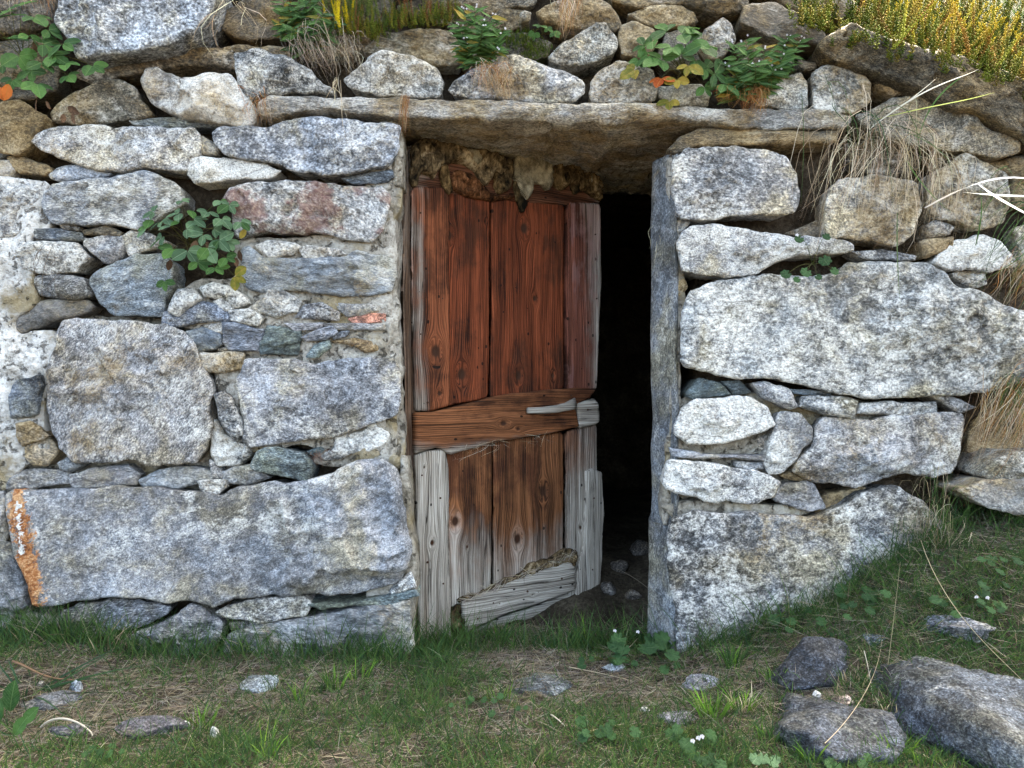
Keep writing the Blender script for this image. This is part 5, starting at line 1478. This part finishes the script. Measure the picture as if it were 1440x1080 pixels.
def leaf(parent, shape, mat, pos, tip, nrm, size, name='leaf', wide=1.0):
    tip = Vector(tip).normalized()
    nrm = Vector(nrm)
    x = tip.cross(nrm)
    if x.length < 1e-4: x = tip.cross(Vector((.3, .5, .8)))
    x.normalize(); z = x.cross(tip).normalized()
    m = Matrix((x, tip, z)).transposed()
    o = bpy.data.objects.new(name, leaf_mesh(shape, mat))
    COL.objects.link(o)
    o.parent = parent
    o.location = Vector(pos) - parent.location
    o.rotation_euler = m.to_euler()
    o.scale = (size * wide, size, size)
    return o
VR = random.Random(12)
def vrand(s): return Vector((VR.gauss(0, s), VR.gauss(0, s), VR.gauss(0, s)))

def stem_mesh(parent, paths, r, col, name='stem'):
    V, Q, C = tube_pack(paths, [r] * len(paths), [tuple(c * VR.uniform(.8, 1.2) for c in col) for _ in paths], 5)
    return rib_obj(name, [(V, Q, C)], parent, loc=tuple(parent.location))
def arc(a, b, sag=.02, out=.02, n=7):
    a, b = Vector(a), Vector(b)
    L = (b - a).length
    return [a.lerp(b, t) + Vector((0, -out * math.sin(math.pi * t), sag * math.sin(math.pi * t))) * (L / .1) ** .5 for t in np.linspace(0, 1, n)]

def trifoliate(name, label, base_px, ybase, clusters, cat='plant', shape='ovate', stemcol=(.10, .10, .03)):
    """clusters: (px, py, y, leaflet length in px, material)"""
    base = Vector(P(base_px[0], base_px[1], ybase))
    pl = link(name, None, None, base, label=label, cat=cat)
    paths = []
    for px, py, y, s, mat in clusters:
        c = Vector(P(px, py, y))
        sz = 1.06 * s / FPX * (2.3 + y)
        paths.append(arc(base + vrand(.006), c, .012, .01))
        out = Vector((c.x - base.x, 0, c.z - base.z))
        out = out.normalized() if out.length > 1e-3 else Vector((0, 0, -1))
        n = (Vector((0, -.85, .55)) + out * .35 + vrand(.22)).normalized()
        d0 = (out * .7 + Vector((0, -.2, -.45)) + vrand(.3)); d0 = (d0 - n * d0.dot(n)).normalized()
        for a in (-1.25, 0, 1.25):
            d = Quaternion(n, a + VR.gauss(0, .12)) @ d0
            nn = (n + vrand(.16) - d * .12).normalized()
            leaf(pl, shape, (M_GREEN if mat is M_GREY and VR.random() < .25 else mat), c + d * sz * .04, d, nn, sz * VR.uniform(.68, 1.15), wide=VR.uniform(.8, 1.15))
    stem_mesh(pl, paths, .0011, stemcol)
    return pl
def dead(pl, spots, mat=None):
    for px, py, y, s in spots:
        d = Vector((VR.gauss(0, .5), -.2, -1)); n = Vector((VR.gauss(0, .6), -1, VR.gauss(0, .4)))
        leaf(pl, 'ovate', mat or M_BRN, P(px, py, y), d, n, s / FPX * 2.25, wide=.8)

g, e, Y_, R_ = M_GREEN, M_GREY, M_YEL, M_RED
pl = trifoliate('strawberry_plant', 'dark green wild strawberry plant with a red leaf at the top left corner', (35, 85), .02,
    [(18, 22, -.05, 22, g), (48, 24, -.06, 24, g), (68, 42, -.07, 22, g), (40, 50, -.08, 22, g), (60, 62, -.09, 24, g), (88, 62, -.08, 24, g), (14, 55, -.07, 22, g), (26, 78, -.10, 24, g),
     (58, 88, -.10, 20, g), (4, 92, -.09, 22, g), (92, 88, -.08, 20, g), (130, 92, -.07, 21, g), (95, 106, -.08, 18, g), (52, 118, -.10, 24, g), (5, 20, -.06, 24, g), (30, 8, -.05, 22, g), (75, 78, -.09, 20, g), (-8, 60, -.07, 24, g), (44, 100, -.09, 20, g), (-20, 100, -.07, 24, g), (-25, 20, -.06, 24, g), (18, 112, -.09, 20, g)])
dead(pl, [(12, 118, -.1, 24), (-2, 122, -.1, 22)], R_)
dead(pl, [(52, 140, -.05, 18), (65, 142, -.05, 14), (95, 150, -.06, 20), (102, 158, -.06, 18), (90, 160, -.05, 14), (45, 66, -.04, 20), (50, 58, -.04, 18)])
pl = trifoliate('rock_cranesbill', 'grey green leafy plant growing from a joint in the left wall', (268, 345), .04,
    [(217, 298, -.05, 18, e), (206, 322, -.06, 18, e), (228, 334, -.07, 18, e), (252, 300, -.06, 20, e), (272, 308, -.08, 19, e), (262, 322, -.09, 19, e), (240, 318, -.08, 18, e), (292, 298, -.06, 18, e),
     (312, 308, -.08, 18, e), (300, 322, -.09, 18, e), (322, 288, -.06, 20, e), (338, 312, -.08, 18, e), (308, 338, -.09, 21, e), (292, 348, -.10, 22, e), (264, 352, -.09, 22, e), (244, 350, -.08, 20, g), (278, 368, -.09, 22, g),
     (302, 376, -.09, 20, g), (255, 282, -.05, 16, e), (320, 340, -.07, 18, e), (318, 362, -.08, 18, g), (330, 388, -.07, 18, Y_), (286, 330, -.10, 18, e), (226, 312, -.05, 16, e), (232, 395, -.05, 14, g), (310, 282, -.05, 16, e)])
dead(pl, [(346, 322, -.06, 16)], Y_)
dead(pl, [(240, 365, -.05, 16), (276, 338, -.04, 20), (332, 362, -.05, 14), (336, 352, -.04, 16), (290, 340, -.04, 18), (300, 356, -.04, 16), (270, 350, -.04, 18)])
trifoliate('strawberry_plant', 'wild strawberry plant with yellow and orange leaves above the lintel', (960, 105), .02,
    [(918, 58, -.07, 30, g), (938, 44, -.06, 26, g), (958, 48, -.07, 29, g), (945, 66, -.09, 29, g), (972, 58, -.08, 26, g), (985, 66, -.08, 26, g), (930, 84, -.09, 29, g), (958, 78, -.10, 29, g), (978, 84, -.09, 26, g), (912, 78, -.08, 26, g), (968, 40, -.06, 26, g),
     (992, 96, -.07, 24, g), (893, 98, -.08, 20, Y_), (968, 92, -.11, 20, Y_), (952, 112, -.10, 17, Y_), (930, 110, -.09, 17, R_), (942, 142, -.08, 18, Y_), (1005, 104, -.08, 26, g), (1018, 118, -.07, 24, g), (990, 122, -.07, 21, g), (905, 64, -.06, 21, g), (898, 86, -.06, 19, g)])
trifoliate('clover_plant', 'tiny clover on the mossy stone at the top centre', (762, 50), .05, [(760, 36, .0, 14, g), (770, 40, .0, 12, g), (778, 46, .0, 12, g), (752, 46, .01, 11, g)])
def lance_plant(name, label, base_px, ybase, stems, nleaf, size, mat, stemcol=(.09, .10, .03), flower=None, shape='lance', wide=1.0):
    base = Vector(P(base_px[0], base_px[1], ybase))
    pl = link(name, None, None, base, label=label, cat='plant')
    paths = []
    for (bx, by, tx, ty, y) in stems:
        a = Vector(P(bx, by, ybase)); b = Vector(P(tx, ty, y))
        p = arc(a, b, .0, .02, 9)
        paths.append(p)
        L = (b - a)
        for k in range(nleaf):
            t = .12 + .86 * (k + VR.random() * .5) / nleaf
            i = min(int(t * 8), 7)
            q = p[i].lerp(p[i + 1], t * 8 - i)
            side = 1 if k % 2 else -1
            d = Vector((side * VR.uniform(.5, 1.1), VR.uniform(-.7, .1), VR.uniform(-.5, .6)))
            n = Vector((-side * .2, -.9, .45)) + vrand(.28)
            leaf(pl, shape, mat if VR.random() < .93 else M_YEL, q, d, n, size / FPX * 2.3 * VR.uniform(.7, 1.15) * (1.1 - .4 * t), wide=wide)
        if flower:
            for _ in range(3):
                q = b + vrand(.006)
                for a5 in range(4):
                    d = Vector((math.cos(a5 * 1.57), -.3, math.sin(a5 * 1.57)))
                    leaf(pl, 'petal', flower, q, d, (0, -1, .2), .0032, name='petal')
    stem_mesh(pl, paths, .0011, stemcol)
    return pl
lance_plant('willowherb', 'leafy green willowherb above the door left of the mossy stone', (672, 95), .02,
    [(668, 98, 652, 12, -.05), (672, 98, 668, 8, -.06), (676, 98, 692, 20, -.06), (680, 95, 708, 44, -.05), (670, 98, 655, 58, -.06), (684, 92, 700, 70, -.05), (672, 98, 680, 34, -.08), (668, 98, 645, 32, -.04)], 22, 28, g, flower=M_WHITE)
lance_plant('willowherb', 'leafy green willowherb at the right end of the lintel', (1050, 140), .0,
    [(1040, 140, 1030, 60, -.05), (1050, 142, 1048, 55, -.06), (1060, 142, 1075, 66, -.06), (1070, 138, 1105, 72, -.06), (1046, 142, 1022, 90, -.06), (1066, 138, 1090, 96, -.07), (1055, 142, 1062, 88, -.09), (1042, 142, 1010, 125, -.06), (1078, 120, 1128, 55, -.04), (1070, 130, 1110, 50, -.04)], 22, 28, g, flower=M_WHITE)
lance_plant('willowherb', 'low leafy stems between the yellow flowers and the grey boulder', (410, 60), .06, [(412, 62, 398, -6, -.02), (418, 62, 414, 6, -.02), (424, 64, 430, 14, -.03), (430, 66, 442, 30, -.03), (416, 62, 392, 30, -.01)], 18, 24, g)
lance_plant('willowherb', 'green leafy stems left of the yellow flowers at the top', (440, 70), .06,
    [(432, 76, 405, 8, -.03), (436, 76, 420, -12, -.03), (440, 76, 438, -14, -.04), (446, 76, 455, 18, -.05), (436, 76, 412, 40, -.05), (448, 76, 470, 30, -.05), (430, 80, 400, 30, -.02)], 22, 27, g)
lance_plant('mallow_seedling', 'small round leaved plant with a white flower on top of the large white boulder', (1140, 380), -.01,
    [(1142, 385, 1125, 332, -.08), (1142, 385, 1160, 330, -.08), (1142, 385, 1112, 384, -.09), (1142, 385, 1140, 352, -.09), (1142, 385, 1172, 372, -.09)], 1, 14, g)
def mallow(label, px, py, leaves, y=None, base=None, name='mallow_plant', mat=None, flower=0, group=None):
    b = G(px, py) if base is None else Vector(base)
    pl = link(name, None, None, b, label=label, cat='plant', group=group)
    paths = []
    for (dx, dy, s, h) in leaves:
        if base is None:
            q = G(px + dx, py + dy, h)
        else:
            q = Vector(P(px + dx, py + dy, base[1] - h))
        paths.append(arc(b, q, .008, .006))
        n = Vector((VR.gauss(0, .25), -.55, .85)) if base is None else Vector((VR.gauss(0, .2), -.9, .45))
        d = Vector((dx * .05, -.6, -.1 if base is None else -.6)) + vrand(.3)
        d = d - n.normalized() * d.dot(n.normalized())
        leaf(pl, 'mallow', mat or M_MALLOW, q, d, n, .88 * s / FPX * (2.3 + q.y))
    for k in range(flower):
        q = paths[0][-1] + Vector((VR.uniform(-.03, .05), -.01, VR.uniform(.0, .02)))
        for a5 in range(5):
            a = a5 * 1.257
            leaf(pl, 'petal', M_WHITE, q, (math.cos(a), -.35, math.sin(a) * .7 + .3), (0, -.8, .6), .0055, name='petal')
    stem_mesh(pl, paths, .0010, (.10, .12, .04))
    return pl
pl = mallow('tiny round leaved plant with one white flower on the large white boulder', 1142, 375, [(-15, -42, 15, .07), (18, -46, 14, .07), (15, -14, 20, .08), (-32, 8, 17, .08), (-5, 4, 18, .08), (28, 3, 15, .08), (-18, 16, 12, .08), (6, 12, 12, .08)], base=P(1142, 372, -.04), name='mallow_seedling', flower=1)
for o in [o for o in bpy.data.objects if o.name.startswith('mallow_seedling') and o is not pl and not o.parent]:
    for c in list(o.children): bpy.data.objects.remove(c, do_unlink=True)
    bpy.data.objects.remove(o, do_unlink=True)
pl.name = 'mallow_seedling'
def rleaves(n, rx, ry, s, h=(.02, .06)):
    return [(VR.gauss(0, rx * .55), VR.gauss(0, ry * .55), VR.uniform(*s), VR.uniform(*h)) for _ in range(n)]
mg = 'mallow plants in the turf'
mallow('round leaved plant in the doorway gap right of the tall grass tuft', 888, 905, rleaves(9, 38, 16, (16, 26), (.03, .07)), group=mg, flower=2)
mallow('round leaved plant at the foot of the slab jamb', 925, 900, rleaves(8, 28, 16, (16, 26), (.03, .08)), group=mg)
mallow('low round leaves along the rear of the bare threshold', 850, 928, rleaves(7, 40, 8, (10, 16), (.02, .04)), group=mg)
mallow('single round leaf cluster on the bare threshold', 942, 938, rleaves(4, 10, 6, (12, 18), (.02, .03)), group=mg)
mallow('round leaved plant with white flowers right of the bare threshold', 975, 1032, rleaves(8, 28, 18, (16, 26), (.02, .05)), group=mg, flower=3)
mallow('round leaved plant at the bottom edge right of the bright tuft', 1000, 1062, rleaves(6, 34, 14, (16, 24), (.02, .04)), group=mg)
mallow('round leaved plant below the flat flagstone', 845, 1022, rleaves(9, 34, 20, (14, 23), (.02, .045)), group=mg)
mallow('pale green round leaves at the bottom edge below the dark broad rock', 1078, 1066, rleaves(4, 12, 8, (16, 24), (.02, .04)), group=mg, mat=M_GREY)
mallow('round leaves on the bank above the dark angular rock', 1110, 862, rleaves(10, 45, 16, (11, 18), (.03, .07)), group=mg)
mallow('round leaves on the bank in the grass left of the fescue', 1218, 838, rleaves(12, 40, 24, (12, 20), (.03, .08)), group=mg)
mallow('round leaved plant with white buds on the bank above the large boulder', 1360, 848, rleaves(12, 46, 20, (12, 20), (.03, .08)), group=mg, flower=2)
mallow('round leaves on the bank at the right edge of the photo', 1412, 800, rleaves(8, 30, 40, (12, 20), (.03, .08)), group=mg)
mallow('low round leaves in the turf at the lower centre left', 668, 985, rleaves(10, 60, 14, (8, 14), (.015, .03)), group=mg)
mallow('low round leaves in the lower left turf below the dark flat stone', 140, 1055, rleaves(9, 40, 10, (9, 15), (.015, .03)), group=mg)
mallow('small leaves at the bottom edge between threshold and lower right', 1195, 1070, rleaves(7, 40, 8, (11, 17), (.02, .03)), group=mg)
# dock at the left edge
b = G(5, 1010)
dk = link('dock_plant', None, None, b, label='broad light green dock leaf plant at the lower left edge', cat='plant')
for px, py, s, tx, m in ((14, 985, 44, .15, M_GREEN), (0, 1000, 46, -.4, M_GREEN), (32, 1002, 30, .8, M_GREEN), (-14, 985, 44, -.2, M_GREEN), (20, 1018, 30, .6, M_GREEN)):
    q = G(px, py + 16, .03)
    leaf(dk, 'ovate', m, q, (tx, -.1, .9), (VR.gauss(0, .2), -.9, .4), s / FPX * 1.9, wide=.8)
stem_mesh(dk, [arc(b, b + Vector((VR.gauss(0, .02), -.01, .03))) for _ in range(4)], .0016, (.2, .2, .08))
# trailing lance blades behind it
pk, g_ = tuft_at(40, 975, 16, (.10, .22), (.004, .008), [(.03, .07, .035), (.045, .09, .04)], lean=1.2, r=.03, up=.5, bend=.8)
rib_obj('grass_tuft', [pk], label='broad dark arching blades at the left edge', cat='grass tuft', group=tg, loc=tuple(g_))

# ------------------------------------------------------------------ stonecrop and yellow flowers on the wall top
def sedum_pack(roots, n, hgt, cols, ltop, tilt=(0, -.25), lsize=.0055, dens=26, spread=.5):
    V, T, C, b = [], [], [], 0
    oct_t = np.array([(0, 2, 4), (2, 1, 4), (1, 3, 4), (3, 0, 4), (2, 0, 5), (1, 2, 5), (3, 1, 5), (0, 3, 5)])
    for k in range(n):
        px, py, y = roots[VR.randrange(len(roots))]
        base = np.array(P(px + VR.gauss(0, 9), py + VR.gauss(0, 5), y + VR.gauss(0, .025)))
        h = VR.uniform(*hgt)
        lean = np.array([tilt[0] + VR.gauss(0, spread * .5), tilt[1] + VR.gauss(0, spread * .4), 1.0])
        lean /= np.linalg.norm(lean)
        curve = np.array([VR.gauss(0, .25), VR.gauss(0, .2), .3])
        col = np.array(cols[VR.randrange(len(cols))]) * VR.uniform(.75, 1.25)
        m = max(8, int(dens * h / .05))
        for i in range(m):
            t = (i + .5) / m
            p = base + lean * h * t + curve * h * t * t * .5
            a = i * 2.4
            out = np.array([math.cos(a), math.sin(a), .75 + .6 * t]); out /= np.linalg.norm(out)
            s = lsize * (1.05 - .35 * t) * VR.uniform(.8, 1.2)
            u = np.cross(out, lean); u /= max(np.linalg.norm(u), 1e-6); v = np.cross(out, u)
            c = p + out * s * .6
            V.append(np.array([c + u * s * .28, c - u * s * .28, c + v * s * .24, c - v * s * .24, c + out * s * .7, c - out * s * .7]))
            T.append(oct_t + b); b += 6
            f = max(0, (t - (1 - ltop)) / ltop) if ltop > 0 else 0
            C.append(np.repeat([tuple(np.clip(col * (1 - f) + np.array((.42, .33, .015)) * f, 0, 1)) + (1,)], 6, 0))
    return np.vstack(V), np.vstack(T), np.vstack(C)
M_SEDUM = mat_blade('stonecrop', .35)
M_SEDUM.node_tree.nodes['Principled BSDF'].inputs['Specular IOR Level'].default_value = .08
M_SEDUM.node_tree.nodes['Principled BSDF'].inputs['Roughness'].default_value = .9
def sedum(name, label, packs, kind='stuff', cat=None):
    V, T, C, b = [], [], [], 0
    for v, t, c in packs:
        V.append(v); T.append(t + b); C.append(c); b += len(v)
    V = np.vstack(V); c0 = V.mean(0)
    link(name, mesh_np(name, V - c0, np.vstack(T), M_SEDUM, attrs={'col': ('FLOAT_COLOR', np.vstack(C))}), None, c0, label=label, kind=kind, cat=cat)
SG = [(.105, .13, .016), (.15, .16, .02), (.065, .10, .015), (.16, .13, .022)]
SO = [(.17, .10, .022), (.22, .17, .03), (.16, .17, .025)]
line = [(x, float(np.interp(x, [1120, 1175, 1240, 1300, 1360, 1440, 1480], [24, 44, 64, 77, 91, 119, 131])), VR.uniform(-.10, .10)) for x in range(1120, 1485, 5)]
back = [(x, y - 18, z + .10) for x, y, z in line]
sedum('stonecrop', 'dense mat of green and orange stonecrop along the top of the slanting roof slab',
      [sedum_pack(line, 400, (.015, .05), SG, 0, lsize=.0095, dens=20), sedum_pack(back, 280, (.02, .07), SG, 0, lsize=.0095, dens=20),
       sedum_pack([(x, y + 10, -.075) for x, y, z in line if (x // 22) % 3 == 0], 150, (.010, .035), SG, 0, lsize=.0085, dens=22, tilt=(0, -.9)),
       sedum_pack([(x, y - 46, .32) for x, y, z in line], 320, (.03, .15), SG + SO[:1], .1, lsize=.0095, dens=22),
       sedum_pack([q for q in line if q[0] > 1230], 90, (.06, .17), [tuple(1.7 * q for q in c_) for c_ in SO] + SG[:2], .3, tilt=(.35, -.35), dens=32, lsize=.0082, spread=.9),  # tall front stems: colour raised to look sunlit
       sedum_pack([q for q in back if q[0] > 1180], 110, (.07, .15), SO + SG[:2], .3, tilt=(.3, -.2), dens=32, lsize=.0082, spread=.9)])
ctop = [(x, float(np.interp(x, [470, 520, 560, 640], [40, 52, 34, 26])), VR.uniform(-.03, .08)) for x in range(470, 640, 5)]
sedum('stonecrop', 'green and rusty stonecrop on the wall top left of the willowherb',
      [sedum_pack(ctop, 260, (.02, .055), SG, 0, lsize=.0060), sedum_pack(ctop, 40, (.04, .09), [(.20, .09, .035), (.12, .14, .03)], .0, dens=34, lsize=.0055), sedum_pack([(440 + i * 6, 18, .05) for i in range(16)], 90, (.03, .08), [(.10, .15, .03), (.16, .2, .05)], 0, lsize=.0055)])
sf = link('stonecrop_flower', None, None, P(484, 44, -.02), label='yellow flowered stonecrop stems at the top left of the lintel', cat='flower')
for k in range(9):
    v_, t_, c_ = sedum_pack([(484, 40, -.02), (490, 36, -.02), (476, 44, -.01)], 1, (.05, .10), [(.62, .50, .02)], .6, tilt=(.05, -.2), dens=50, lsize=.0062)
    m_ = v_.mean(0)
    link('stem', mesh_np('stem', v_ - m_, t_, M_SEDUM, attrs={'col': ('FLOAT_COLOR', c_)}), sf, Vector(m_) - sf.location)
sedum('moss_patch', 'bright green moss on the stones at the top centre', [sedum_pack([(705, 52, .045), (720, 60, .03), (745, 62, .03), (760, 70, .03), (735, 50, .04), (745, 80, .02)], 420, (.004, .010), [(.07, .11, .015), (.12, .15, .02), (.05, .08, .01)], 0, lsize=.0035, dens=60)])
# turf and stems growing on the hill above the wall
def hill_grass(n, cols, L, wd):
    x = RNG.uniform(-2.2, 2.2, n); y = RNG.uniform(.2, 1.2, n)
    z = hz(x, y) - .01
    a = RNG.uniform(0, 2 * math.pi, n)
    d = np.stack([np.cos(a) * .5, np.sin(a) * .5 - .15, np.ones(n)], 1); d /= np.linalg.norm(d, axis=1)[:, None]
    t = np.linspace(0, 1, 4); Ls = RNG.uniform(*L, n)
    bv = np.stack([np.cos(a) * .3, np.sin(a) * .3, np.full(n, -.1)], 1)
    pth = np.stack([x, y, z], 1)[:, None] + (d[:, None] * t[None, :, None] + bv[:, None] * (t ** 2)[None, :, None]) * Ls[:, None, None]
    return ribbons(pth, RNG.uniform(*wd, n), pal(cols, n))
rib_obj('hill_grass', [hill_grass(9000, [(.018, .035, .008), (.03, .05, .012), (.045, .06, .015)], (.05, .14), (.002, .004))], kind='stuff', label='grass on the slope above the wall')
